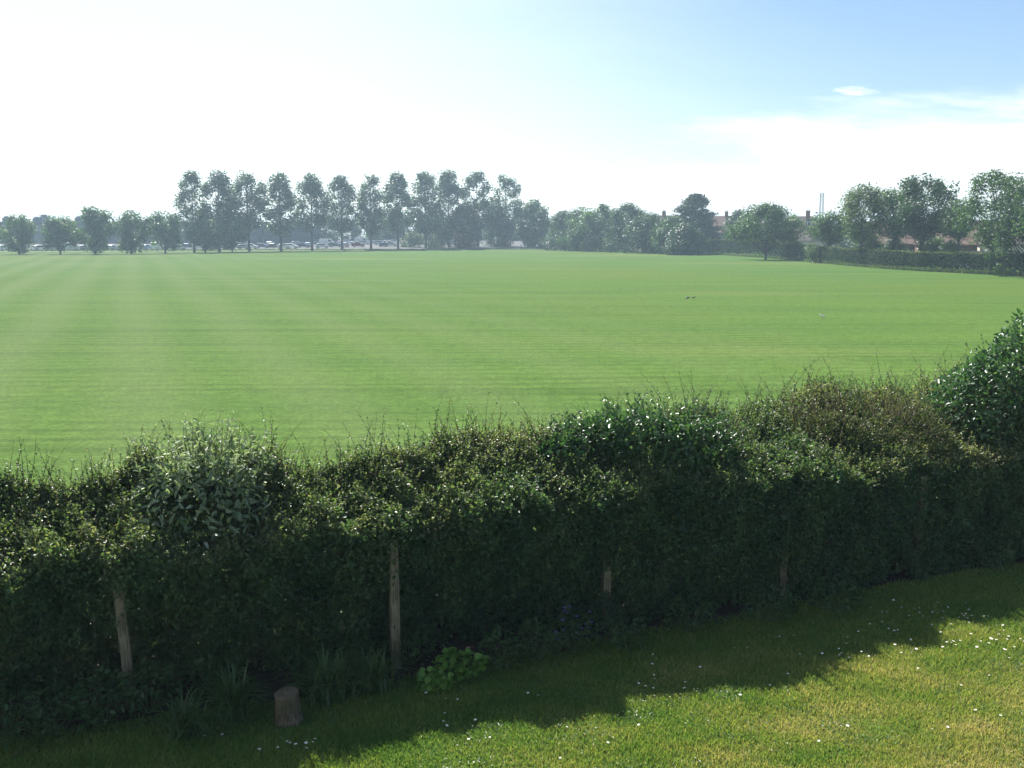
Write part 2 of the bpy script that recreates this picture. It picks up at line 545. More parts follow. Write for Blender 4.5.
# flower bed soil along the hedge foot
edge = [(S0 - 2, 1.0), (-2.5, .85), (-1.0, .85), (0.5, .88), (1.8, .90), (2.8, .80), (4.0, .60), (5.2, .48), (6.5, .40), (8.0, .32), (9.5, .25), (S1 + 2, .15)]
bed = MB()
vs = [hp(s, o, .010) for s, o in edge] + [hp(s, -.8, .010) for s, o in edge]
k = len(edge)
bed.add(vs, [(i, i + 1, k + i + 1, k + i) for i in range(k - 1)])
tag(bed.build('flower_bed', M_SOIL), kind='structure')


def bed_edge(s): return np.interp(s, [e[0] for e in edge], [e[1] for e in edge])


# lawn grass blades
def lawn_grass():
    n = 420000
    s = rng.uniform(-3.5, 16.5, n * 2); o = rng.uniform(-.9, 5.5, n * 2)
    keep = o > bed_edge(s) + bend(s) - .12 + rng.normal(0, .05, n * 2)
    X = H0.x + HD.x * s + HN.x * o; Y = H0.y + HD.y * s + HN.y * o
    keep &= (Y > 7.4) & (np.abs(X) < Y * .56 + 2.6)
    X, Y = X[keep][:n], Y[keep][:n]
    n = len(X)
    P = np.stack([X, Y, np.full(n, .004)], 1)
    Q3 = np.stack([X, Y, np.zeros(n)], 1)
    patch = lump(Q3, 3, 1.5) * .6 + lump(Q3, 5, 4.5) * .5 + lump(Q3, 6, 11.0) * .3
    away = np.clip(((X - H0.x) * HN.x + (Y - H0.y) * HN.y - bed_edge((X - H0.x) * HD.x + (Y - H0.y) * HD.y) - .5) / 2.2, 0, 1)   # drier out on the open lawn; greener blades by the hedge paint its shade
    h = rng.uniform(.022, .060, n) * np.clip(1 + .3 * lump(Q3, 9, 3.0), .5, 1.6)
    lean = rng.normal(0, .5, (n, 2)) * h[:, None]
    w = rng.uniform(.0035, .0065, n)
    ang = rng.uniform(0, math.pi, n)
    sx, sy = np.cos(ang) * w, np.sin(ang) * w
    V = np.zeros((n, 4, 3))
    V[:, 0] = P + np.stack([sx, sy, np.zeros(n)], 1); V[:, 1] = P - np.stack([sx, sy, np.zeros(n)], 1)
    mid = P + np.stack([lean[:, 0] * .8, lean[:, 1] * .8, h * .9], 1)
    V[:, 2] = mid - np.stack([sx, sy, np.zeros(n)], 1) * .45; V[:, 3] = mid + np.stack([sx, sy, np.zeros(n)], 1) * .45
    Q = np.arange(n)[:, None] * 4 + np.array([0, 1, 2, 3])
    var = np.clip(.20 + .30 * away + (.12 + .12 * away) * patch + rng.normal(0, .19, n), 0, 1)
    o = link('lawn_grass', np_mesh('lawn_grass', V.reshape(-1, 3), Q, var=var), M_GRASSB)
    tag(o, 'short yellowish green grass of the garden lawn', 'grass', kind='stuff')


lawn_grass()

# clover and other broad-leaved weeds in the turf
def lawn_weeds():
    n = 9000
    c = 240
    cs = rng.uniform(-2, 12, c); co = rng.uniform(.6, 5, c)
    i = rng.integers(0, c, n)
    s = cs[i] + rng.normal(0, .12, n); o = co[i] + rng.normal(0, .09, n)
    k = o > bed_edge(s) + bend(s) + .05
    s, o = s[k], o[k]; n = len(s)
    P = np.stack([H0.x + HD.x * s + HN.x * o, H0.y + HD.y * s + HN.y * o, rng.uniform(.015, .045, n)], 1)
    a = rng.uniform(0, 6.283, n)
    L_ = rng.uniform(.014, .030, n)
    V, Q = leaves(P, np.stack([np.cos(a), np.sin(a), rng.uniform(-.1, .3, n)], 1), np.tile([0., 0, 1], (n, 1)) + rnd_dirs(n) * .3, L_, L_ * .75)
    o_ = link('lawn_weeds', np_mesh('lawn_weeds', V, Q, var=np.repeat(np.clip(rng.normal(.5, .2, n), 0, 1), 2)), M_STRAP)
    tag(o_, 'clover and small broad-leaved weeds growing in the lawn', 'weeds', kind='stuff')


lawn_weeds()

# ------------------------------------------------------------------ garden hedge
HS = [-7, -3, -1.5, -.5, .5, 1.5, 2.5, 3.5, 4.5, 5.5, 6.5, 7.5, 8.5, 9.5, 10.5, 12, 15]
HH = [2.12, 2.15, 2.14, 2.12, 2.15, 2.12, 2.12, 2.12, 2.15, 2.2, 2.22, 2.22, 2.20, 2.2, 2.2, 2.25, 2.25]


OUT_T = np.array([0, .34, .40, .70, .78, 1.0])          # outline parameter: front foot, shoulder, crest, back


def hedge_pts(n, lo=0.0, hi=1.0, s0=S0, s1=S1):
    s = rng.uniform(s0, s1, n)
    t = rng.uniform(lo, hi, n)
    H = np.interp(s, HS, HH) + .08 * np.sin(s * 2.1) + .05 * np.sin(s * 5.3 + 1)
    sh = np.interp(s, [-7, 0, 4, 6, 9, 15], [1.42, 1.44, 1.56, 1.60, 1.50, 1.5]) + .07 * np.sin(s * 3.1 + 2) + .05 * np.sin(s * 7.7)
    off = np.interp(t, OUT_T, [.02, .06, -.03, -.95, -1.15, -1.5])
    z = np.where(t < .34, sh * t / .34, np.where(t < .70, sh + (H - sh) * np.clip((t - .34) / .36, 0, 1) ** .85, np.where(t < .78, H - .1 * (t - .70) / .08, (H - .1) * (1 - t) / .22)))
    tn = np.interp(t, [0, .30, .44, .66, .74, .82, 1.0], [0, .08, .75, 1.0, 1.57, 2.9, 3.1])
    no, nz = np.cos(tn), np.sin(tn)
    over = np.interp(t, [0, .10, .27, .36, .46, .60], [0, 0, .95, 1, .55, 0]) * (1 + .35 * np.sin(s * 2.7) * np.sin(s * 1.1 + 1))
    off = off * np.interp(s, [-7, 2, 4, 6, 9, 15], [.55, .64, .95, 1.3, 1.75, 1.8]) + over * np.interp(s, [-7, 3, 5.5, 8], [.50, .46, .16, 0]) + bend(s)
    P = np.stack([H0.x + HD.x * s + HN.x * off, H0.y + HD.y * s + HN.y * off, z], 1)
    nr = unit(np.stack([HN.x * no, HN.y * no, nz], 1))
    d = .075 * lump(P, 21, 2.2) + .055 * lump(P, 22, 6.5) + .035 * lump(P, 23, 16)
    return P + nr * d[:, None], nr, t


def garden_hedge():
    root = empty('hedge', hp(4, -.7, .0))
    tag(root, 'long tall overgrown garden hedge between the daisy lawn and the field, sunlit on top', 'hedge')
    lf, tw = Leafage(), []
    n = 590000
    P, nr, t = hedge_pts(n)
    keep = (t < .80) | (rng.uniform(size=n) < .75)
    P, nr, t = P[keep], nr[keep], t[keep]; n = len(P)
    depth = rng.exponential(.15, n)
    P = P - nr * depth[:, None] + rnd_dirs(n) * .03
    P[:, 2] = np.maximum(P[:, 2], .05)
    # holes in the face, and thinner foliage near the foot
    hole = (lump(P, 41, 4.0) > 1.05) & (depth < .16) & (t < .36)
    e1 = np.array([math.cos(SUN_AZ), -math.sin(SUN_AZ), 0.0]); e2 = np.cross(np.array([math.sin(SUN_AZ) * math.cos(SUN_EL), math.cos(SUN_AZ) * math.cos(SUN_EL), math.sin(SUN_EL)]), e1)
    pj = np.stack([P @ e1, P @ e2, np.zeros(n)], 1)
    hole |= lump(pj, 43, 11.0) > 1.72  # gaps aligned with the sun, added so sunlight sparkles through
    P, nr, depth, t = P[~hole], nr[~hole], depth[~hole], t[~hole]; n = len(P)
    keep = rng.uniform(size=n) < np.clip(.85 + P[:, 2] * .9, 0, 1)
    P, nr, depth, t = P[keep], nr[keep], depth[keep], t[keep]; n = len(P)
    ax = unit(nr * .5 + rnd_dirs(n) + np.array([0, 0, .15]))
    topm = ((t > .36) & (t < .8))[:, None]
    ln = unit(nr * .5 + rnd_dirs(n) * .8 + np.array([0, 0, .5]) + topm * np.array([0, .25, .6]))
    sz = rng.uniform(.032, .056, n) * np.where(topm[:, 0], 1.12, 1.0) * np.where(depth > .20, 2.0, np.where(t > .8, 1.9, 1.0))
    V, Q = leaves(P, ax, ln, sz, sz * rng.uniform(.5, .75, n))
    tone = .34 + .20 * topm[:, 0] + .17 * lump(P, 31, 1.3) + .12 * lump(P, 32, 5) + np.clip(P[:, 2] - 1.2, 0, 1) * .12  # leaves lighter towards the top, painting in the sunlit band
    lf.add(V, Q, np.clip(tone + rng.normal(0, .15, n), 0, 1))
    # shoots standing out of the top and shoulder
    m = 3800
    B, nb, _ = hedge_pts(m, .55, .80)
    D = unit(nb * .45 + np.array([0, 0, 1.0]) + rng.normal(0, .35, (m, 3)))
    Ln = rng.gamma(3.0, .090, m).clip(.10, .66)
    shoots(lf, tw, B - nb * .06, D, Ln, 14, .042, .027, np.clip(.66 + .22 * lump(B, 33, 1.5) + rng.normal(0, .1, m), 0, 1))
    m = 215
    B, nb, _ = hedge_pts(m, .50, .80)
    D = unit(nb * .4 + np.array([0, 0, 1.0]) + rng.normal(0, .35, (m, 3)))
    shoots(lf, tw, B - nb * .06, D, rng.uniform(.45, .85, m), 18, .044, .028, np.clip(rng.normal(.65, .15, m), 0, 1), curve=.4)
    m = 6600
    B, nb, _ = hedge_pts(m, .33, .70)
    D = unit(nb * .5 + rng.normal(0, .40, (m, 3)) + np.array([0, 0, .75]))
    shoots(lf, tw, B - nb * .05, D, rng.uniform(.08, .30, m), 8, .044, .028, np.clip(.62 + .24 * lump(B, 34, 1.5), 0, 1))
    m = 1900
    B, nb, _ = hedge_pts(m, .03, .38)
    D = unit(nb + rng.normal(0, .5, (m, 3)) + np.array([0, 0, .1]))
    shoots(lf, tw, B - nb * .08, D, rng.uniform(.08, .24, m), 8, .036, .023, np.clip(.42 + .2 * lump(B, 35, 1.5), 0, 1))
    m = 420
    B, nb, _ = hedge_pts(m, .05, .75)
    D = unit(nb * .8 + rng.normal(0, .6, (m, 3)) + np.array([0, 0, .3]))
    shoots(lf, tw, B - nb * .10, D, rng.uniform(.18, .42, m), 2, .03, .02, np.full(m, .9), r0=.0055)
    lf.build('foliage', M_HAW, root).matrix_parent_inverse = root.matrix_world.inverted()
    twig_mesh('twigs', tw, M_TWIG, root)
    for i in range(60):
        sp_ = S0 + (S1 - S0) * (i + rng.uniform(0, 1)) / 60
        p = hp(sp_, rng.uniform(-.9, -.4), 0)
        q = p + Vector((rng.normal(0, .12), rng.normal(0, .08), rng.uniform(.6, .8)))
        t = q + Vector((rng.normal(0, .2), rng.normal(0, .1), rng.uniform(.4, .6)))
        MB().tube([p, q, t], [.028, .02, .008], 6).build('stem', M_BARKD, root)
    for ch in root.children: ch.matrix_parent_inverse = Matrix.Translation(-root.location)


garden_hedge()


def shrub(name, label, cat, c, rad, n, L, asp, mat, tmat, nshoot=60, sl=(.25, .5), nl=10, zmin=.1, seed=1, shell=.28, up=.6, group=None, stems=9, stemr=.02, shoot_lo=-.1, lumpk=(.16, 2.2)):
    c = np.array(c, float); rad = np.array(rad, float)
    root = empty(name, (c[0], c[1], 0.0))
    tag(root, label, cat, group)
    lf, tw = Leafage(), []
    u = rnd_dirs(n)
    r = 1 - np.clip(rng.exponential(shell * .5, n), 0, .9)
    P = c + u * rad * r[:, None]
    P += u * (lumpk[0] * lump(P, seed, lumpk[1]))[:, None]
    keep = P[:, 2] > zmin
    P, u = P[keep], u[keep]; n = len(P)
    ax = unit(u * .7 + rnd_dirs(n) * .9 + np.array([0, 0, up * .2]))
    ln = unit(u * .5 + rnd_dirs(n) * .7 + np.array([0, 0, .6]))
    sz = L * rng.uniform(.65, 1.2, n)
    V, Q = leaves(P, ax, ln, sz, sz * asp * rng.uniform(.85, 1.15, n))
    lf.add(V, Q, np.clip(.45 + .18 * lump(P, seed + 9, 2.0) + rng.normal(0, .18, n), 0, 1))
    if nshoot:
        u = rnd_dirs(nshoot * 3); u = u[u[:, 2] > shoot_lo][:nshoot]
        B = c + u * rad * .86
        D = unit(u * .5 + np.array([0, 0, up]) + rng.normal(0, .25, u.shape))
        shoots(lf, tw, B, D, rng.uniform(*sl, len(B)), nl, L, L * asp, np.clip(.6 + rng.normal(0, .15, len(B)), 0, 1), r0=.005)
    st = MB()
    for i in range(stems):
        a = 2 * math.pi * i / stems
        p = Vector((c[0] + rng.normal(0, .08), c[1] + rng.normal(0, .08), 0))
        q = Vector((c[0] + math.cos(a) * rad[0] * .3, c[1] + math.sin(a) * rad[1] * .3, max(.3, c[2] - rad[2] * .3)))
        t = Vector((c[0] + math.cos(a) * rad[0] * .7, c[1] + math.sin(a) * rad[1] * .7, c[2] + rad[2] * .4))
        st.tube([p, q, t], [stemr, stemr * .8, stemr * .35], 6)
    lf.build('foliage', mat, root)
    if tw: twig_mesh('twigs', tw, tmat, root)
    st.build('stems', M_TWIG if tmat is None else tmat, root)
    for ch in root.children: ch.matrix_parent_inverse = Matrix.Translation(-root.location)
    return root


# grey-green shrub rising through the western end of the hedge
shrub('shrub', 'pale grey-green shrub with long drooping leaves poking up through the hedge', 'shrub', hp(.80, -.40, 1.96), (.66, .42, .44), 2800, .105, .36, M_GREY, M_TWIGG,
      nshoot=120, sl=(.25, .55), nl=10, zmin=1.0, seed=3, up=.9, stems=7, lumpk=(.2, 3.0))
shrub('ivy', 'dark glossy broad-leaved climber heaped over the middle of the hedge', 'climbing plant', hp(6.1, -.68, 1.90), (1.15, .62, .50), 11000, .066, .78, M_IVY, M_TWIG,
      nshoot=260, sl=(.15, .48), nl=8, zmin=1.2, seed=5, stems=8, lumpk=(.2, 3.2))
shrub('ivy', 'small tuft of dark broad leaves reaching out beside the larger glossy climber', 'climbing plant', hp(4.95, -.60, 2.05), (.42, .35, .26), 1500, .062, .80, M_IVY, M_TWIG,
      nshoot=26, sl=(.15, .35), nl=7, zmin=1.4, seed=6, stems=4)
shrub('bush', 'bronze-tinged twiggy bush growing in the hedge next to the big glossy bush', 'bush', hp(9.5, -.95, 1.74), (1.30, .60, .52), 15000, .034, .60, M_RED, M_TWIGR,
      nshoot=200, sl=(.25, .60), nl=14, zmin=.9, seed=8, stems=10, lumpk=(.16, 2.5))
shrub('bush', 'big rounded bush with glossy blue-green leaves rising above the hedge end', 'bush', hp(13.1, -.40, 1.80), (1.92, 1.15, 1.50), 26000, .088, .54, M_LAUREL, M_TWIG,
      nshoot=620, sl=(.2, .60), nl=10, zmin=.15, seed=11, stems=12, stemr=.035, shell=.30, lumpk=(.40, 1.7))
# a hedgerow bush leaning green leaves over the front, below the grey shrub
shrub('bush', 'fresh green leafy spray hanging from the hedge front beside the grey-green shrub', 'bush', hp(1.72, -.16, 1.52), (.40, .20, .26), 900, .075, .50, M_BED, M_TWIGG,
      nshoot=22, sl=(.15, .3), nl=7, zmin=1.0, seed=13, stems=4)

# ------------------------------------------------------------------ fence posts at the hedge foot
POSTS = [(0.0, 1.25, R(3.0), 'weathered wooden fence post leaning a little, nearest the grey-green shrub'),
         (2.66, 1.42, R(0.4), 'tall bare wooden fence post beside the clump of strap leaves'),
         (5.28, 1.50, R(-.5), 'wooden fence post half lost in the hedge under the dark climber'),
         (7.75, 1.45, R(.5), 'wooden fence post in deep shade between the dark climber and the bronze bush'),
         (10.0, 1.38, R(-.6), 'wooden fence post in deep shade between the bronze bush and the glossy bush')]
for i, (s, h, lean, lab) in enumerate(POSTS):
    b = MB()
    w, d = .048, .045
    vs = []
    for z, k in ((0, 1), (h * .5, 1.0), (h - .02, .98), (h, .86)):
        for x, y in ((-w, -d), (-w * .8, -d * 1.12), (w * .8, -d * 1.12), (w, -d), (w, d), (-w, d)):
            vs.append((x * k + rng.normal(0, .0015), y * k + rng.normal(0, .0015), z + (.012 if y < 0 and z == h else 0)))
    fs = [(r * 6 + q, r * 6 + (q + 1) % 6, (r + 1) * 6 + (q + 1) % 6, (r + 1) * 6 + q) for r in range(3) for q in range(6)]
    b.add(vs, fs + [tuple(range(18, 24))])
    o = b.build('fence_post', M_POST)
    o.location = hp(s, .34 if i < 2 else -.055, 0); o.rotation_euler = (0, -lean, math.atan2(HD.y, HD.x))
    tag(o, lab, 'fence post', 'wooden fence posts along the garden hedge')

# ------------------------------------------------------------------ plants in the bed
def strap_clump(loc, n, L, label, spread=1.0):
    root = empty('strap_leaf_plant', loc); tag(root, label, 'plant', 'strap-leaved clumps in the flower bed')
    V, Q, k = [], [], 0
    var = []
    for i in range(n):
        a = rng.uniform(0, 6.283); l = L * rng.uniform(.6, 1.1); lean = rng.uniform(.25, .95) * spread
        base = np.array([rng.normal(0, .07), rng.normal(0, .07), 0])
        w = rng.uniform(.007, .012)
        d = np.array([math.cos(a), math.sin(a), 0]); sd = np.array([-d[1], d[0], 0])
        pts = []
        for j in range(7):
            t = j / 6
            pts.append(base + d * l * lean * t * (.35 + .65 * t) + np.array([0, 0, l * (t * 1.05 - .85 * lean * t ** 2.4)]))
        for j, p in enumerate(pts):
            ww = w * (1 - (j / 6) ** 2.2) + .001
            V += [p - sd * ww, p + sd * ww]
        for j in range(6):
            Q.append([k + 2 * j, k + 2 * j + 1, k + 2 * j + 3, k + 2 * j + 2]); var.append(0)
        var[-6:] = [float(np.clip(rng.normal(.5, .2), 0, 1))] * 6
        k += 14
    V = np.array(V); V[:, 2] = np.maximum(V[:, 2], .012)
    link('foliage', np_mesh('foliage', V, np.array(Q), var=var), M_STRAP, root)
    return root


def gp(px, py, z=.01): return ground(px, py, z)


strap_clump(gp(330, 700), 210, .62, 'broad dark clump of arching strap leaves beside the wooden stump')
strap_clump(gp(372, 690), 150, .58, 'arching strap-leaved clump below the tall bare fence post')
strap_clump(gp(232, 716), 190, .62, 'strap-leaved clump on the outer side of the wooden stump, away from the tall post')
strap_clump(gp(188, 735), 150, .55, 'strap-leaved clump nearest the leaning fence post')


def leafy_plant(name, label, loc, rad, hgt, n, L, asp, mat, flowers=0, fmat=None):
    root = empty(name, loc); tag(root, label, 'plant')
    lf = Leafage()
    ang = rng.uniform(0, 6.283, n); rr = np.sqrt(rng.uniform(0, 1, n)) * rad
    rad *= 1.15; hgt *= 1.15
    z = hgt * np.sqrt(np.clip(1 - (rr / rad) ** 2, 0, 1)) * rng.uniform(.35, 1.0, n) + .03
    P = np.stack([np.cos(ang) * rr, np.sin(ang) * rr, z], 1)
    P += .05 * np.stack([lump(P, 4, 9), lump(P, 5, 9), .4 * lump(P, 6, 9)], 1)
    P[:, 2] = np.maximum(P[:, 2], .02)
    ax = unit(np.stack([np.cos(ang), np.sin(ang), np.full(n, .1)], 1) + rnd_dirs(n) * .8)
    ln = unit(np.array([0, 0, 1.0]) + rnd_dirs(n) * .5)
    s = L * rng.uniform(.6, 1.15, n)
    V, Q = leaves(P, ax, ln, s, s * asp)
    lf.add(V, Q, np.clip(rng.normal(.5, .22, n), 0, 1))
    lf.build('foliage', mat, root)
    st = np.stack([np.cos(ang), np.sin(ang), np.zeros(n)], 1)[:40] * .03
    V, Q = cones(st, P[:40], .003, .002)
    link('stems', np_mesh('stems', V, Q), M_TWIGG, root)
    if flowers:
        for P0 in P[rng.choice(n, flowers)] + np.array([0, 0, .05]):
            fl = Leafage()
            for k in range(5):
                V, Q = leaves(P0[None], np.array([[math.cos(k * 1.2566), math.sin(k * 1.2566), .35]]), np.array([[0., 0, 1]]), .024, .02)
                fl.add(V, Q, np.full(1, .5))
            fl.build('flower', fmat, root)
    return root


leafy_plant('garden_plant', 'bright lime-green low plant with broad round leaves, larger of the two', gp(458, 676), .21, .20, 170, .085, .95, M_LIME)
leafy_plant('garden_plant', 'bright lime-green plant with broad leaves, the smaller one at the lawn edge', gp(430, 690), .13, .14, 70, .080, .95, M_LIME)
leafy_plant('garden_plant', 'low mid-green leafy plant next to the larger lime-green plant', gp(505, 668), .24, .30, 260, .065, .7, M_BED)
leafy_plant('garden_plant', 'bushy green plant between the low leafy plant and the purple flowers', gp(540, 660), .26, .34, 300, .055, .6, M_BED)
leafy_plant('garden_plant', 'dark mound of leaves dotted with small purple flowers', gp(575, 650), .27, .36, 320, .05, .75, M_BED, 26, M_PURPLE)
leafy_plant('garden_plant', 'dark leafy plant filling the bed behind the purple flowers towards the lawn', gp(622, 648), .26, .30, 280, .06, .6, M_BED)
leafy_plant('garden_plant', 'spreading dark plant at the hedge foot below the dark climber', gp(690, 632), .30, .34, 320, .06, .6, M_BED)
leafy_plant('garden_plant', 'leafy plant at the hedge foot just past the shaded fence post', gp(770, 622), .28, .34, 300, .06, .65, M_BED)
leafy_plant('garden_plant', 'wide leafy plant at the hedge foot under the bronze bush', gp(835, 612), .32, .32, 320, .06, .65, M_BED)
leafy_plant('garden_plant', 'dark leafy plant around the foot of the tall bare fence post', gp(410, 664), .26, .34, 300, .055, .6, M_BED)
leafy_plant('garden_plant', 'tall dark leafy plant behind the wooden stump', gp(300, 680), .28, .50, 340, .065, .5, M_BED)
leafy_plant('garden_plant', 'dark leafy plant beside the leaning fence post', gp(150, 712), .30, .44, 320, .065, .55, M_BED)

leafy_plant('garden_plant', 'dark leafy plant just outside the leaning fence post, away from the stump', gp(105, 722), .32, .40, 320, .065, .6, M_BED)
leafy_plant('garden_plant', 'low dark plant in the deep shade at the western end of the bed', gp(55, 735), .34, .36, 320, .06, .7, M_BED)
leafy_plant('garden_plant', 'dark plant in the corner of the bed where the picture ends', gp(8, 742), .32, .38, 320, .065, .6, M_BED)
leafy_plant('garden_plant', 'tall dark plant behind the strap-leaved clump nearest the leaning post', gp(215, 694), .30, .46, 320, .06, .55, M_BED)
leafy_plant('garden_plant', 'dark leafy plant behind the clump of strap leaves below the tall bare post', gp(345, 676), .28, .42, 300, .06, .6, M_BED)
# stump
b = MB()
prof = [(.150, 0.0), (.138, .06), (.124, .16), (.120, .28), (.122, .36), (.112, .372), (.02, .366)]
vs, fs, sd = [], [], 22
for j, (r, z) in enumerate(prof):
    for q in range(sd):
        t = 2 * math.pi * q / sd
        rr = r * (1 + .05 * math.sin(t * 5 + 1) + .03 * math.sin(t * 11)) if j < 6 else r
        vs.append((rr * math.cos(t), rr * math.sin(t) * .9, z + (.012 * math.sin(t + 1) if j > 3 else 0)))
fs = [(j * sd + q, j * sd + (q + 1) % sd, (j + 1) * sd + (q + 1) % sd, (j + 1) * sd + q) for j in range(6) for q in range(sd)] + [tuple(range(6 * sd, 7 * sd))]
b.add(vs, fs)
o = b.build('tree_stump', M_STUMP); o.location = gp(289, 722); o.scale = (.92, .92, .84); o.rotation_euler = (.05, -.06, .4)
tag(o, 'short pale brown wooden stump standing in the shaded flower bed', 'stump')

# ------------------------------------------------------------------ daisies
def daisy_mesh():
    b = MB(); me_f = []
    b.tube([(0, 0, 0), (.002, .001, .03), (0, 0, .055)], [.0011, .001, .0011], 4)
    ns = len(b.f)
    n = 11
    for q in range(n):
        t = 2 * math.pi * q / n
        c, s = math.cos(t), math.sin(t)
        def pt(r, w, z): return (c * r - s * w, s * r + c * w, z)
        b.add([pt(.003, -.0015, .055), pt(.009, -.0032, .058), pt(.0135, 0, .057), pt(.009, .0032, .058), pt(.003, .0015, .055)], [(0, 1, 2, 3, 4)])
    npet = len(b.f)
    b.lathe([(.0042, .054), (.0040, .058), (.002, .060)], 8)
    me = b.mesh('daisy')
    for m in (M_TWIGG, M_PETAL, M_YEL): me.materials.append(m)
    for i, p in enumerate(me.polygons): p.material_index = 0 if i < ns else (1 if i < npet else 2)
    return me


DM = daisy_mesh()
spots = []
def scatter(n, x0, x1, y0, y1, kind):
    for _ in range(n): spots.append((random.uniform(x0, x1), random.uniform(y0, y1), kind))
for cx, cy, n, sx, sy in ((950, 618, 26, 34, 8), (880, 640, 12, 22, 10), (985, 640, 16, 22, 6), (905, 612, 12, 25, 5), (850, 655, 9, 25, 8), (1010, 655, 7, 12, 8),
                          (648, 688, 5, 6, 3), (685, 690, 2, 3, 2), (920, 650, 6, 30, 14), (780, 670, 5, 30, 12), (900, 700, 5, 60, 20)):
    for _ in range(n): spots.append((random.gauss(cx, sx), random.gauss(cy, sy), 'sun'))
for p in ((606, 748), (740, 700), (930, 735), (820, 745), (700, 672), (770, 690), (960, 690), (1000, 720), (640, 730), (560, 764)): spots.append((p[0], p[1], 'sun'))
for cx, cy, n, sx, sy in ((290, 748, 9, 16, 4), (215, 740, 3, 6, 2), (445, 722, 3, 3, 6), (530, 695, 3, 5, 3), (660, 664, 3, 4, 4), (780, 640, 3, 8, 4), (480, 735, 3, 20, 8), (445, 700, 3, 12, 4)):
    for _ in range(n): spots.append((random.gauss(cx, sx), random.gauss(cy, sy), 'shade'))
for i, (px, py, kind) in enumerate(spots):
    px = min(max(px, 5), 1040)
    p = ground(px, min(max(py, 560), 780), .004)
    # keep off the bed
    s = (p - H0).dot(HD); off = (p - H0).dot(HN)
    if off < bed_edge(s) + bend(s) + .06: p = hp(s, float(bed_edge(s)) + .06 + abs(random.gauss(0, .12)), .004)
    o = bpy.data.objects.new('daisy', DM); COL.objects.link(o)
    o.location = p
    k = random.uniform(.85, 1.25); o.scale = (k, k, random.uniform(.8, 1.15))
    o.rotation_euler = (random.uniform(-.35, .1), random.uniform(-.25, .25), random.uniform(0, 6.28))
    tag(o, 'small white daisy in the sunlit grass of the lawn' if kind == 'sun' else 'small white daisy in the shaded grass beside the flower bed', 'daisy',
        'daisies in the sunlit lawn' if kind == 'sun' else 'daisies in the shaded grass')

# ------------------------------------------------------------------ trees
def tree_meshes(H, hb, Rx, shape, nclump, per, card, seed, clump_r=.9, trunk_r=.25, squash=1.0, limbs=True, lean=0.0):
    """trunk mesh (with limbs) and crown mesh (leaf sprays in clumps) of one tree"""
    r = np.random.default_rng(seed)
    tb = MB()
    top = H * .95 if shape in ('poplar', 'cedar') else hb + (H - hb) * .62
    pts = [(lean * (z / H) + r.normal(0, .05) * z / H * 2, r.normal(0, .05) * z / H * 2, z) for z in np.linspace(0, top, 7)]
    tb.tube(pts, [trunk_r * (1.25 if i == 0 else 1) * (1 - .88 * i / 6) for i in range(7)], 7)
    C = []
    tries = 0
    while len(C) < nclump and tries < 6000:
        tries += 1
        t = r.uniform(0, 1); a = r.uniform(0, 6.283)
        if shape == 'poplar': env = math.sin(math.pi * min(1, t ** .78 * .93 + .05)) ** .62
        elif shape == 'round': env = math.sqrt(max(0, 1 - (2 * t - 1) ** 2)) ** .8
        elif shape == 'dome': env = math.sqrt(max(0, 1 - t ** 2.2)) * (.75 + .25 * min(1, t * 5))
        elif shape == 'cedar': env = (1 - .45 * t) * (.80 + .20 * math.sin(t * 15 + math.floor(a * 1.3) * 1.9)) * math.sqrt(max(.02, 1 - t ** 5))
        else: env = math.sqrt(max(0, 1 - (2 * t - 1) ** 2))
        q = (r.uniform(.25, 1) ** .6) * env
        wk = .45 if shape == 'poplar' else 1.0
        wob = 1 + wk * (.22 * math.sin(a * 2 + seed) + .15 * math.sin(a * 3 + t * 7 + seed * 2))
        c = np.array([math.cos(a) * Rx * q * wob + lean * (hb + t * (H - hb)) / H, math.sin(a) * Rx * q * wob, hb + t * (H - hb)])
        C.append(c)
    C = np.array(C)
    for c in C[:: (1 if limbs else 3)][:70]:
        hz = max(.25 * hb + .2, c[2] - (np.hypot(c[0], c[1]) * r.uniform(.6, 1.3)) - .3)
        hz = min(hz, top * .96)
        p0 = np.array([lean * hz / H, 0, hz]); mid = (p0 + c) / 2 + np.array([0, 0, .12 * (c[2] - hz)])
        rr = max(.02, trunk_r * (1 - .8 * hz / H) * .34)
        tb.tube([p0, mid, c], [rr, rr * .6, .012], 4, cap=False)
    V, Q, var, k = [], [], [], 0
    P = np.repeat(C, per, 0)
    g = np.clip(r.normal(size=P.shape), -1.7, 1.7) * clump_r * .55 * np.array([1, 1, squash])
    P = P + g
    P[:, 2] = np.maximum(P[:, 2], .15)
    nr = unit(g / clump_r + r.normal(size=P.shape) * .6 + np.array([0, 0, .55]))
    Vv, Qq = cards(P, nr, card * r.uniform(.6, 1.25, len(P)))
    cv = np.repeat(np.clip(r.normal(.5, .2, len(C)), 0, 1), per)
    var = np.clip(cv + r.normal(0, .13, len(P)), 0, 1)
    return tb.mesh('trunk', True), np_mesh('crown', Vv, Qq, var=var)


def tree(name, label, cat, group, px, D, tm, cm, leaf, bark=M_BARK, k=1.0, kz=None, z0=0.0, X=None):
    x = east(px, D) if X is None else X
    root = empty(name, (x, D, z0), random.uniform(0, 6.28))
    root.scale = (k, k, k if kz is None else kz)
    tag(root, label, cat, group)
    link('trunk', tm, bark, root); link('crown', cm, leaf, root)
    return root


ORD = ['first', 'second', 'third', 'fourth', 'fifth', 'sixth', 'seventh', 'eighth', 'ninth', 'tenth', 'eleventh', 'twelfth']

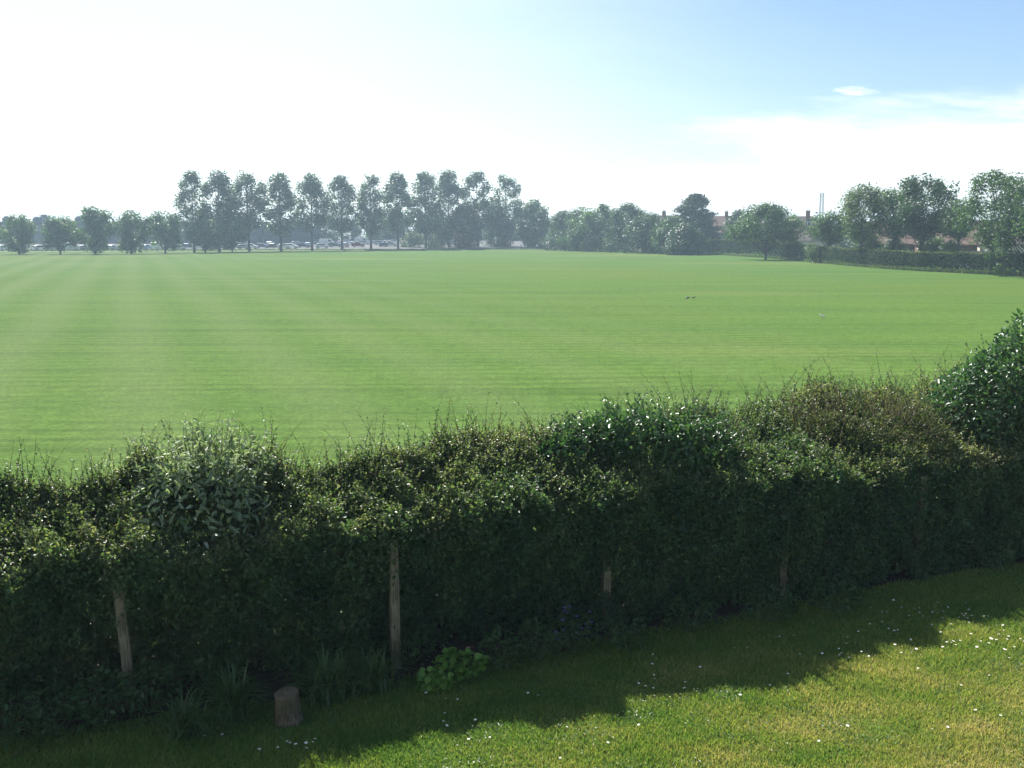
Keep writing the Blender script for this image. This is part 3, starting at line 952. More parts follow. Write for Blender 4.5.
# twelve poplars in a row
PX = [194, 219, 249, 281, 312, 342, 371, 398, 426, 449, 478, 505]
PTOP = [175, 174, 174, 176, 177, 178, 178, 175, 175, 173, 173, 177]
POPD = [262 + i * 6.0 for i in range(12)]
pv = [tree_meshes(21, random.uniform(4.6, 6.4), random.uniform(4.0, 4.9), 'poplar', random.randint(84, 110), 58, .58, 40 + i, 1.25, .30, lean=random.uniform(-.5, .5)) for i in range(12)]
for i, (px, pt) in enumerate(zip(PX, PTOP)):
    D = POPD[i]; H = height(pt, D)
    tm, cm = pv[i]
    extra = ['the one nearest the round low trees', '', '', '', '', '', '', '', '', '', 'russet shrubs at its foot', 'the one next to the dark rounded tree'][i]
    lab = f'tall slender poplar, {ORD[i]} of the row of twelve counted from the round low trees'
    tree('poplar_tree', lab, 'tree', 'tall poplars in a row at the far edge of the field', px, D, tm, cm, M_POPLAR, M_BARKD, k=H / 21 * random.uniform(1.03, 1.18), kz=H / 21)

# round low trees at the western edge
rv = [tree_meshes(8.6, 1.3, 4.1, 'round', 60, 75, .55, 60 + i, 1.25, .22) for i in range(3)]
RT = [(-22, 219, 236, 'round low tree at the western end of the far edge, partly cut off'), (19, 218, 236, 'light round tree in front of the white tent-shaped car roofs, first of the low trees'),
      (60, 219, 238, 'round low tree with a white car on either side'), (95, 212, 238, 'tallest and darkest of the round low trees, beside the curved roof pipe'),
      (131, 215, 242, 'round low tree directly below the lamp standard'), (165, 215, 247, 'round low tree closest to the row of poplars')]
for i, (px, pt, D, lab) in enumerate(RT):
    H = height(pt, D); tm, cm = rv[i % 3]
    tree('round_tree', lab, 'tree', 'round low trees along the car park edge', px, D, tm, cm, M_ROUND if i != 3 else M_DARK, M_BARKD, k=H / 8.6 * (.84 if i in (3, 4) else .90), kz=H / 8.6)
for px, pt, D, lab in ((205, 222, 255, 'small dark tree under the first and second poplars'), (232, 224, 262, 'small bushy tree under the second and third poplars')):
    H = height(pt, D); tm, cm = rv[2]
    tree('small_tree', lab, 'tree', 'small trees among the poplars', px, D, tm, cm, M_DARK, M_BARKD, k=H / 8.6, kz=H / 8.6)

# trees behind the car park
bv = [tree_meshes(11, 1.0, 5.5, 'dome', 60, 60, .8, 80 + i, 1.7, .25) for i in range(3)]
BT = [(296, 221, 375), (325, 217, 372), (352, 222, 378), (378, 215, 374), (396, 213, 380), (415, 211, 378), (436, 213, 376), (458, 216, 380)]
for i, (px, pt, D) in enumerate(BT):
    H = height(pt, D) - 1.2; tm, cm = bv[i % 3]
    tree('background_tree', f'bushy tree standing beyond the car park, {ORD[i]} from the flat-roofed building', 'tree', 'bushy trees beyond the car park', px, D, tm, cm, M_DARK if i % 3 else M_ROUND, M_BARKD, k=H / 11, kz=H / 11, z0=1.1)

# clump at the eastern end of the poplars
t_, c_ = tree_meshes(11, .6, 5.2, 'dome', 85, 70, .6, 91, 1.4, .25)
tree('broad_tree', 'brownish broad tree in front of the tenth poplar', 'tree', None, 464, 318, t_, c_, M_RUSSET, M_BARKD, k=height(207, 318) / 11 * .92, kz=height(207, 318) / 11)
t_, c_ = tree_meshes(11, .4, 5.0, 'dome', 85, 70, .6, 92, 1.4, .25)
tree('broad_tree', 'dark bushy tree under the last two poplars', 'tree', None, 497, 330, t_, c_, M_DARK, M_BARKD, k=height(212, 330) / 11, kz=height(212, 330) / 11)
t_, c_ = tree_meshes(12, .6, 5.3, 'round', 95, 75, .6, 93, 1.4, .3)
tree('broad_tree', 'dark rounded tree at the end of the poplar row, behind the two people', 'tree', None, 535, 318, t_, c_, M_DARK, M_BARKD, k=height(204, 318) / 12, kz=height(204, 318) / 12)
t_, c_ = tree_meshes(5.2, .2, 3.0, 'dome', 50, 60, .4, 94, 1.0, .12)
tree('small_tree', 'pale yellowish young tree between the eighth and ninth poplars', 'tree', None, 440, 312, t_, c_, M_PALE, M_BARK, k=1.25, kz=height(225, 312) / 5.2)
tree('bush', 'low rounded dark bush between the eighth and ninth poplars', 'bush', None, 413, 318, t_, c_, M_DARK, M_BARK, k=1.15, kz=height(234, 318) / 5.2)

# the belt of trees in the middle distance
MT = [(566, 214, 292, 11, M_DARK, 'dark tree at the near end of the middle belt, closest to the two people', 'dome'),
      (583, 211, 283, 15, M_ROUND, 'pale leafy tree second in the belt after the two people', 'dome'),
      (602, 208, 276, 14, M_ROUND, 'light green rounded tree third in the middle belt of trees', 'dome'),
      (627, 207, 264, 15, M_DARK, 'tallest dark tree in the middle belt, before the first chimney', 'dome'),
      (650, 217, 250, 13, M_DARK, 'low dark tree in front of the house with the grey-brown roof', 'dome'),
      (672, 221, 242, 12, M_ROUND, 'low green tree at the foot of the layered conifer', 'dome'),
      (686, 228, 230, 9, M_DARK, 'dark shrubby tree where the field hedge begins', 'dome'),
      (738, 214, 258, 10, M_DARK, 'dark bushy tree half hiding the red-roofed house', 'dome')]
for i, (px, pt, D, w, mt, lab, sh) in enumerate(MT):
    H = height(pt, D)
    t_, c_ = tree_meshes(H, .3, w / 2 * .95, sh, 90, 75, .52, 110 + i, 1.25, .22)
    tree('broad_tree', lab, 'tree', 'broad trees in the middle belt', px, D, t_, c_, mt, M_BARKD)
# trees filling in the belt behind, standing further off
for i, (px, pt, D, lab) in enumerate(((575, 222, 318, 'bushy tree behind the first gap in the middle belt'), (614, 214, 305, 'bushy tree behind the light green rounded tree'),
                                      (640, 216, 296, 'bushy tree behind the tallest dark tree of the belt'), (752, 219, 290, 'bushy tree beside the third chimney'))):
    H = height(pt, D)
    t_, c_ = tree_meshes(H, .2, 5.5, 'dome', 70, 60, .6, 130 + i, 1.4, .22)
    tree('background_tree', lab, 'tree', 'trees behind the middle belt', px, D, t_, c_, M_DARK, M_BARKD)
for i, (px, pt, D, w_, lab) in enumerate(((845, 226, 232, 11, 'bushy tree behind the houses, between the mast and the airy pale tree'), (880, 224, 236, 12, 'bushy tree behind the red-roofed low house, seen left of its chimney'),
                                          (925, 222, 236, 12, 'bushy tree behind the large round-headed tree'), (965, 224, 230, 12, 'bushy tree behind the ragged trees and low houses'), (1010, 222, 226, 12, 'bushy tree behind the brown-roofed low house'),
                                          (810, 226, 258, 10, 'bushy tree behind the hipped roof, at the foot of the mast'))):
    H = height(pt, D)
    t_, c_ = tree_meshes(H, .2, w_ / 2, 'dome', 70, 60, .55, 230 + i, 1.3, .2)
    tree('background_tree', lab.replace(', seen left of its chimney', ''), 'tree', 'trees behind the houses', px, D, t_, c_, M_DARK, M_BARKD)
for i, (px, pt, D) in enumerate(((480, 222, 410), (512, 224, 405), (545, 222, 400), (560, 226, 380))):
    H = height(pt, D)
    tree('background_tree', 'bushy tree far behind the end of the poplar row, ' + ('beside the brownish broad tree', 'in the last gap of it', 'behind the dark rounded tree', 'before the middle belt begins')[i], 'tree', 'trees far behind the poplar row', px, D, *bv[i % 3], M_DARK, M_BARKD, k=H / 11 * 1.3, kz=H / 11)
# conifer in layers
D = 252; H = height(196, D)
t_, c_ = tree_meshes(H, 2.0, 6.6, 'cedar', 210, 75, .5, 150, 1.45, .35, squash=.38)
tree('conifer_tree', 'tall dark conifer with flat layered branches standing above the houses', 'tree', None, 694, D, t_, c_, M_CEDAR, M_BARKD)

# trees along the eastern hedge
ET = [(766, 208, 186, 12.5, 3.8, 'dome', M_ROUND, 'wide spreading tree in front of the field hedge, before the tiled roof', 100, 85, .42, 1.2),
      (828, 216, 167, 7.2, 3.8, 'round', M_ROUND, 'small light green tree between the tiled roof and the mast', 60, 90, .34, .95),
      (861, 189, 149, 7.0, 4.0, 'round', M_PALE, 'airy pale tree between the small light tree and the large round-headed tree', 80, 70, .36, 1.0),
      (893, 193, 145, 7.5, 4.8, 'round', M_ROUND, 'green tree merging with the near side of the large round-headed tree', 75, 80, .34, 1.0),
      (921, 181, 140, 10.5, 4.8, 'round', M_DARK, 'large dense round-headed tree standing over the field hedge', 110, 90, .36, 1.05),
      (958, 203, 133, 5.0, 4.6, 'round', M_ROUND, 'slim tree in the gap between the two largest hedge trees', 45, 80, .32, .8),
      (992, 176, 120, 8.5, 3.8, 'round', M_ROUND, 'tall ragged tree with open branches beside the pale garden fence', 100, 72, .30, .85),
      (1026, 178, 113, 7.5, 3.4, 'round', M_DARK, 'tall ragged tree at the end of the field hedge, cut off by the picture edge', 95, 72, .30, .85),
      (1062, 180, 106, 8.0, 2.2, 'round', M_ROUND, 'tree on the hedge line past the ragged trees', 80, 70, .32, .9)]
for i, (px, pt, D, w, hb, sh, mt, lab, nc, per, card, cr) in enumerate(ET):
    H = height(pt, D)
    t_, c_ = tree_meshes(H, hb, w / 2 * .9, sh, nc, per, card, 160 + i, cr, .20)
    tree('hedge_tree', lab, 'tree', 'trees along the field hedge', px, D, t_, c_, mt, M_BARKD)
for i, (px, pt, D, lab) in enumerate(((812, 244, 166, 'thin young sapling by the field hedge under the small light tree'), (1003, 236, 113, 'low bushy sapling by the field hedge under the ragged trees'),
                                      (946, 240, 133, 'low sapling by the field hedge near the slim tree'))):
    H = height(pt, D)
    t_, c_ = tree_meshes(H, .5, 1.3, 'round', 18, 60, .28, 190 + i, .5, .06)
    tree('sapling', lab, 'tree', 'saplings along the field hedge', px, D, t_, c_, M_ROUND, M_BARK)

for i, (px, pt, D, w_, lab) in enumerate(((868, 238, 156, 5.0, 'rounded garden bush behind the field hedge under the airy pale tree'), (893, 243, 152, 4.0, 'low garden bush behind the field hedge at the near side of the red roof'),
                                          (931, 239, 150, 4.4, 'dark garden bush in front of the red-roofed low house'), (952, 246, 146, 3.0, 'small garden bush behind the field hedge under the slim tree'),
                                          (705, 232, 256, 7.0, 'bushy garden growth below the layered conifer'), (790, 238, 204, 5.0, 'garden bush under the eaves of the house with the hipped roof'))):
    H = height(pt, D)
    t_, c_ = tree_meshes(H, .2, w_ / 2, 'dome', 45, 70, .34, 210 + i, .9, .1)
    tree('garden_bush', lab, 'bush', 'garden bushes behind the field hedge', px, D, t_, c_, M_DARK if i % 2 else M_ROUND, M_BARK)
# rough uncut grass along the far edges of the field
def rough_grass():
    n = 26000
    u = rng.uniform(0, 1, n)
    x = np.where(u < .7, rng.uniform(-190, 22, n), 0); y = 244 + (x + 330) / 360 * 64 + rng.normal(0, 2.2, n)
    hx = np.array([ground(px, py).x for px, py, _ in HL]); hy = np.array([ground(px, py).y for px, py, _ in HL])
    k = rng.uniform(0, len(hx) - 1, n)
    e = u >= .7
    x[e] = np.interp(k[e], np.arange(len(hx)), hx); y[e] = np.interp(k[e], np.arange(len(hx)), hy) - .2 - np.abs(rng.normal(0, .5, e.sum()))
    P = np.stack([x, y, np.full(n, .02)], 1)
    ax = unit(rng.normal(0, .35, (n, 3)) + np.array([0, 0, 1.0]))
    h = rng.uniform(.15, .55, n)
    V, Q = leaves(P, ax, rnd_dirs(n), h, h * .45)
    o = link('rough_grass', np_mesh('rough_grass', V, Q, var=np.repeat(np.clip(.5 + .3 * lump(P, 77, .2) + rng.normal(0, .2, n), 0, 1), 2)), M_PALE)
    tag(o, 'rough uncut grass along the far edges of the mown field', 'grass', kind='stuff')


# ------------------------------------------------------------------ the field hedge in the east
HL = [(684, 254.5, 241), (720, 255, 240), (760, 257.5, 241), (800, 261, 245), (840, 265, 249), (880, 268.5, 251), (920, 271, 253), (960, 273, 253), (1000, 275, 254), (1040, 277.5, 255), (1130, 284, 258)]


def field_hedge():
    pts = [(ground(px, py), None) for px, py, _ in HL]
    base = np.array([[p.x, p.y] for p, _ in pts])
    top = np.array([height(pt, ground(px, py).y + .8) for px, py, pt in HL])
    seg = np.concatenate([[0], np.cumsum(np.linalg.norm(np.diff(base, axis=0), axis=1))])
    root = empty('field_hedge', (base[5][0], base[5][1], 0)); tag(root, 'long trimmed hedge along the far side of the field below the houses', 'hedge')
    n = 110000
    s = rng.uniform(0, seg[-1], n); x = np.interp(s, seg, base[:, 0]); y = np.interp(s, seg, base[:, 1]); H = np.interp(s, seg, top)
    dx = np.gradient(base[:, 0], seg); dy = np.gradient(base[:, 1], seg)
    tx = np.interp(s, seg, dx); ty = np.interp(s, seg, dy); l = np.hypot(tx, ty); nx, ny = ty / l, -tx / l
    sg = np.sign(-(nx * x + ny * y)); nx, ny = nx * sg, ny * sg
    phi = rng.uniform(.02, math.pi * .8, n)
    o = np.sign(np.cos(phi)) * np.abs(np.cos(phi)) ** .5 * .75 - .75; z = .05 + (H - .05) * np.sin(phi) ** .5
    P = np.stack([x + nx * o, y + ny * o, z], 1)
    P += (np.stack([nx, ny, np.ones(n)], 1)) * (.06 * lump(P, 70, 1.0) + .05 * lump(P, 71, 3))[:, None] + rnd_dirs(n) * .08
    nr = unit(np.stack([nx * np.cos(phi), ny * np.cos(phi), np.sin(phi)], 1) + rnd_dirs(n) * .8)
    V, Q = cards(P, nr, .28 * rng.uniform(.6, 1.3, n))
    link('foliage', np_mesh('foliage', V, Q, var=np.clip(.30 + .12 * lump(P, 72, .8) + .65 * (np.sin(phi) > .93) * (P[:, 2] > H - .35) + rng.normal(0, .12, n), 0, 1)), M_CLIPPED, root)  # top leaves paler: the sunlit crest is put into the leaf colour
    for ss in np.arange(.5, seg[-1], 2.4):
        xx, yy = np.interp(ss, seg, base[:, 0]), np.interp(ss, seg, base[:, 1])
        j = rng.normal(0, .15, 2)
        MB().tube([(xx + j[0] + nx[0] * -.5, yy + j[1] - .0, 0), (xx + nx[0] * -.75, yy + ny[0] * -.2, 1.2)], [.07, .03], 5).build('stem', M_BARKD, root)
    for ch in root.children: ch.matrix_parent_inverse = Matrix.Translation(-root.location)


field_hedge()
rough_grass()

# ------------------------------------------------------------------ car park and verge
b = MB()
ya, yb, yc = 250, 268, 420
b.add([(-330, ya - 12, .004), (30, ya + 52, .004), (36, yb + 46, .35), (-330, yb - 8, .35)], [(0, 1, 2, 3)])
tag(b.build('grass_verge', M_VERGE), kind='structure')
b = MB()
b.add([(-330, yb - 8, .354), (36, yb + 46, .354), (36, yc, 2.3), (-330, yc, 2.3)], [(0, 1, 2, 3)])
b.add([(-330, yb - 8, .0), (36, yb + 46, .0), (36, yc, 0), (-330, yc, 0)], [(0, 1, 5 - 5 + 1, 0)][:0])
tag(b.build('car_park', M_ASPHALT), kind='structure')


def park_z(x, y):
    yf = (yb - 8) + (x + 330) / 366 * 54
    return .354 + (2.3 - .354) * max(0, (y - yf)) / (yc - yf)


# cars
def m_car(name, col): 
    m = m_plain('car_paint_' + name, col, .25, .04, 1.0, .1, .6)
    return m


PAINT = {'white': m_car('white', (.78, .78, .78)), 'silver': m_car('silver', (.52, .54, .56)), 'red': m_car('red', (.32, .03, .03)), 'dark blue': m_car('dark_blue', (.03, .05, .14)),
         'black': m_car('black', (.02, .02, .022)), 'grey': m_car('grey', (.16, .17, .18)), 'pale blue': m_car('pale_blue', (.25, .36, .48)), 'green': m_car('green', (.03, .09, .05))}


def car_proto(van=False):
    root = empty('van' if van else 'parked_car', (0, 0, -50))
    # stations of the side outline: x, z ; sills to roof, half width by height
    if van: prof = [(-2.4, .32), (-2.45, .9), (-2.42, 1.2), (-2.38, 2.05), (-2.2, 2.15), (1.0, 2.15), (1.3, 2.05), (1.85, 1.25), (2.35, 1.08), (2.45, .8), (2.42, .32)]
    else: prof = [(-1.95, .30), (-2.02, .55), (-1.98, .92), (-1.55, 1.36), (-1.2, 1.45), (.15, 1.46), (.45, 1.40), (1.10, .98), (1.85, .82), (2.02, .58), (1.98, .30)]
    def hw(z): return (.86 if z < .75 else .86 - (z - .75) * (.10 if van else .26))
    b = MB(); n = len(prof)
    vs = [(x, -hw(z), z) for x, z in prof] + [(x, hw(z), z) for x, z in prof]
    b.add(vs, [tuple(range(n))] + [tuple(range(2 * n - 1, n - 1, -1))] + [(i, n + i, n + (i + 1) % n, (i + 1) % n) for i in range(n)])
    body = b.build('body', PAINT['silver'], root)
    mod = body.modifiers.new('bevel', 'BEVEL'); mod.width = .06; mod.segments = 2
    body.data.materials[0] = PAINT['silver']
    body.material_slots[0].link = 'OBJECT'; body.material_slots[0].material = PAINT['silver']
    def quad(name, pts): MB().add(pts, [(0, 1, 2, 3)]).build(name, M_CARGLASS, root)
    e = .012
    if van:
        quad('windscreen', [(1.36 + e, -.66, 1.98 + e), (1.36 + e, .66, 1.98 + e), (1.82 + e, .74, 1.32 + e), (1.82 + e, -.74, 1.32 + e)])
        for s in (-1, 1): quad('side_window', [(.55, s * (hw(1.95) + e), 1.93), (1.20, s * (hw(1.95) + e), 1.93), (1.62, s * (hw(1.3) + e), 1.32), (.55, s * (hw(1.3) + e), 1.32)])
        quad('rear_window', [(-2.40 - e, -.6, 1.9), (-2.40 - e, .6, 1.9), (-2.42 - e, .65, 1.35), (-2.42 - e, -.65, 1.35)])
    else:
        quad('windscreen', [(.49 + e, -.58, 1.375 + e), (.49 + e, .58, 1.375 + e), (1.05 + e, .68, 1.01 + e), (1.05 + e, -.68, 1.01 + e)])
        quad('rear_window', [(-1.57 - e, -.58, 1.34 + e), (-1.57 - e, .58, 1.34 + e), (-1.92 - e, .66, .99 + e), (-1.92 - e, -.66, .99 + e)])
        for s in (-1, 1): quad('side_window', [(-1.42, s * (hw(1.36) + e), 1.36), (.38, s * (hw(1.36) + e), 1.36), (.92, s * (hw(.98) + e), .98), (-1.72, s * (hw(.98) + e), .98)])
    wx = (1.5, -1.5) if van else (1.25, -1.2)
    for x in wx:
        for s in (-1, 1):
            w = MB(); sd = 18; r = .33
            vs, fs = [], []
            for y, rr in ((s * .70, r * .92), (s * .70, r), (s * .88, r), (s * .89, r * .9)):
                for q in range(sd):
                    t = 2 * math.pi * q / sd; vs.append((x + rr * math.cos(t), y, .33 + rr * math.sin(t)))
            fs = [(j * sd + q, j * sd + (q + 1) % sd, (j + 1) * sd + (q + 1) % sd, (j + 1) * sd + q) for j in range(3) for q in range(sd)] + [tuple(range(sd)), tuple(range(3 * sd, 4 * sd))]
            wo = w.add(vs, fs).build('wheel', M_TYRE, root)
            rm = MB(); rm.add([(x + .2 * math.cos(2 * math.pi * q / 12), s * .896, .33 + .2 * math.sin(2 * math.pi * q / 12)) for q in range(12)], [tuple(range(12))])
            rm.build('rim', M_RIM, wo)
    fx, rx = (2.44, -2.455) if van else (2.005, -2.01)
    for s in (-1, 1):
        MB().box(fx - .05, fx + .02, s * .62 - .14, s * .62 + .14, .62, .76).build('headlight', M_LAMPW, root)
        MB().box(rx - .02, rx + .05, s * .68 - .09, s * .68 + .09, .66, .86).build('tail_light', M_LAMPR, root)
    return root


PROTO = {False: car_proto(False), True: car_proto(True)}
used = {False: False, True: False}


def landmark(px):
    if px < 178:
        names = [(0, 'the first round low tree'), (40, 'the gap between the first two round trees'), (60, 'the second round low tree'), (78, 'the gap before the tallest round tree'), (95, 'the tallest round tree'),
                 (113, 'the gap after the tallest round tree'), (131, 'the round tree below the lamp standard'), (148, 'the gap past the lamp standard tree'), (165, 'the last round tree')]
        return min(names, key=lambda t: abs(t[0] - px))[1]
    j = min(range(12), key=lambda i: abs(PX[i] - px))
    if abs(PX[j] - px) < 7: return f'the {ORD[j]} poplar'
    j = max([i for i in range(12) if PX[i] <= px], default=0)
    return f'the gap between {ORD[j]} and {ORD[min(j + 1, 11)]} poplars'


# px, distance, colour, van?, heading
CARS = [(2, 262, 'white', False, 80), (39, 262, 'white', False, 60), (52, 263, 'silver', False, 75), (69, 262, 'white', True, 35), (84, 268, 'dark blue', False, 90), (97, 264, 'grey', False, 15),
        (112, 268, 'silver', False, 85), (124, 270, 'white', False, 70), (146, 276, 'pale blue', False, 80), (157, 272, 'white', True, 88), (172, 284, 'red', False, 80), (178, 272, 'white', False, 25),
        (188, 300, 'dark blue', False, 5), (199, 286, 'silver', False, 10), (208, 284, 'white', False, 15), (220, 296, 'silver', False, 0), (230, 290, 'white', False, 85), (240, 312, 'grey', False, 5),
        (244, 292, 'silver', False, 10), (251, 300, 'white', False, 5), (262, 306, 'dark blue', False, 0), (271, 330, 'silver', False, 80), (273, 308, 'black', False, 85), (284, 300, 'white', False, 10),
        (291, 304, 'white', False, 0), (297, 330, 'silver', False, 5), (303, 312, 'dark blue', False, 0), (309, 318, 'pale blue', False, 85), (322, 305, 'white', False, 15), (327, 336, 'white', True, 0),
        (335, 318, 'green', False, 0), (341, 338, 'silver', False, 85), (345, 316, 'silver', False, 85), (356, 332, 'white', False, 5), (358, 318, 'red', False, 10), (364, 345, 'silver', False, 0),
        (380, 340, 'silver', False, 5), (383, 322, 'dark blue', False, 85), (389, 345, 'white', False, 0), (391, 324, 'white', False, 10), (406, 340, 'silver', False, 5), (420, 345, 'grey', False, 5),
        (444, 345, 'silver', False, 0), (454, 340, 'white', False, 5), (462, 350, 'grey', False, 5)]
far = ['white', 'silver', 'grey', 'white', 'dark blue', 'silver', 'white', 'pale blue', 'black', 'white', 'red', 'silver']
for i in range(30):
    CARS.append((226 + i * 8.0 + random.uniform(-2, 2), (352 if i % 2 else 372) + random.uniform(-2, 2), far[i % 12] if i % 5 else 'white', i == 17, random.choice((2, 4, 86, 92))))
seen = {}
for px, D, colr, van, hd in CARS:
    o = PROTO[van] if not used[van] else copy_tree(PROTO[van])
    used[van] = True
    x = east(px, D)
    o.location = (x, D, park_z(x, D)); o.rotation_euler = (0, 0, R(hd))
    for ch in o.children:
        if ch.name.startswith('body'): ch.material_slots[0].link = 'OBJECT'; ch.material_slots[0].material = PAINT[colr]
    lab = f"{colr} {'van' if van else 'car'} parked behind {landmark(px)}"
    if lab in seen: lab = f"{colr} {'van' if van else 'car'} parked in a further row behind {landmark(px)}"
    if lab in seen: lab = f"{colr} {'van' if van else 'car'} in the farthest row behind {landmark(px)}"
    if lab in seen: continue
    seen[lab] = 1
    tag(o, lab, 'van' if van else 'car', 'vehicles in the car park beyond the field')

# lamp standards, building, mast
def lamp(px, D, pt, label):
    z0 = park_z(east(px, D), D); h = height(pt, D) - z0
    root = empty('lamp_post', (east(px, D), D, z0)); tag(root, label, 'lamp post', 'lamp standards of the car park')
    MB().tube([(0, 0, 0), (0, 0, h * .5), (0, 0, h)], [.16, .12, .08], 8).build('pole', M_STEEL, root)
    MB().box(-.9, .9, -.2, .2, h, h + .22).build('lamp_head', M_CLAD2, root)


lamp(132, 300, 211, 'thin lamp standard rising behind the fifth round low tree, above the flat roof')
lamp(44, 330, 216, 'thin lamp standard rising above the flat roof, before the second round low tree')


def flat_building():
    D = 352; x0, x1 = east(-90, D), east(263, D); ztop = height(221.5, D); z0 = 1.0
    root = empty('flat_roofed_building', ((x0 + x1) / 2, D, z0)); tag(root, 'long dark flat-roofed building behind the car park and round low trees', 'building')
    w = (x1 - x0) / 2; h = ztop - z0
    MB().box(-w, w, 0, 40, 0, h - .4).build('wall', M_CLAD, root)
    rf = MB().box(-w - .4, w + .4, -.5, 40.5, h - .397, h).build('roof', M_CLAD2, root)
    nwin = 26
    me_f = MB().box(-1.6, 1.6, -.06, .02, -.9, .9).mesh('window'); me_p = MB().box(-1.45, 1.45, -.09, -.063, -.75, .75).mesh('pane')
    for r_, zz in enumerate((2.1, 5.2)):
        for i in range(nwin):
            f = link('window', me_f, M_CLAD2, root); f.location = (-w + 3 + i * (2 * w - 6) / (nwin - 1), -.003, zz)
            p = link('pane', me_p, M_GLASS, f)
    for px, s in ((8, 1.0), (38, .9), (46, 1.4), (80, 1.0), (150, .8), (235, .9)):
        xx = east(px, D + 8) - (x0 + x1) / 2
        v = MB().box(xx - s, xx + s, 7, 9, h, h + 1.0 * s + .4); v.box(xx - s * .55, xx + s * .55, 7.4, 8.6, h + 1.0 * s + .4, h + 1.4 * s + .5)
        v.build('roof_vent', M_CLAD, rf)
    xa, xb = east(99, D) - (x0 + x1) / 2, east(110, D) - (x0 + x1) / 2
    pts = [(xa, 4, h + .0), (xa, 4, h + .6), (xa + .7, 4, h + 1.3), (xb - .7, 4, h + 1.3), (xb, 4, h + .5), (xb, 4, h)]
    MB().tube(pts, [.38] * 6, 10).build('pipe', M_CLAD, rf)
    D2 = 348; xa, xb = east(262, D2), east(310, D2); zt = height(226, D2)
    r2 = empty('low_building', ((xa + xb) / 2, D2, 1.0)); tag(r2, 'lower dark flat-roofed block behind the fourth poplar, at the end of the long building', 'building')
    w = (xb - xa) / 2 - .5; h = zt - 1.0
    MB().box(-w, w, 0, 24, 0, h - .3).build('wall', M_CLAD, r2); MB().box(-w - .3, w + .3, -.4, 24.3, h - .297, h).build('roof', M_CLAD2, r2)
    for i in range(5):
        f = link('window', me_f, M_CLAD2, r2); f.location = (-w + 2 + i * (2 * w - 4) / 4, -.003, 3.2)
        link('pane', me_p, M_GLASS, f)


flat_building()


def mast():
    D = 330; X = east(820, D); top = height(193, D)
    root = empty('lattice_mast', (X, D, 0)); tag(root, 'thin lattice radio mast standing behind the tiled roofs', 'mast')
    b = MB(); a, c = .62, .42
    cor = lambda z: [(sx * (a - (a - c) * z / top), sy * (a - (a - c) * z / top), z) for sx, sy in ((-1, -1), (1, -1), (1, 1), (-1, 1))]
    for q in range(4): b.tube([cor(0)[q], cor(top)[q]], [.11, .09], 5)
    zs = np.linspace(0, top, 14)
    for z0, z1 in zip(zs[:-1], zs[1:]):
        for q in range(4):
            b.tube([cor(z0)[q], cor(z1)[(q + 1) % 4]], [.03, .03], 4); b.tube([cor(z1)[q], cor(z1)[(q + 1) % 4]], [.03, .03], 4)
    b.build('lattice', M_STEEL, root)
    MB().tube([(0, 0, top), (0, 0, top + 1.5)], [.05, .03], 5).build('aerial', M_STEEL, root)


mast()

# ------------------------------------------------------------------ houses
WF = MB(); 
for x0_, x1_, z0_, z1_ in ((-.65, .65, -.6, -.5), (-.65, .65, .5, .6), (-.65, -.57, -.497, .497), (.57, .65, -.497, .497), (-.04, .04, -.497, .497)): WF.box(x0_, x1_, -.05, .03, z0_, z1_)
WF = WF.mesh('window'); WP = MB().box(-.565, .565, -.012, 0.0, -.495, .495).mesh('pane')


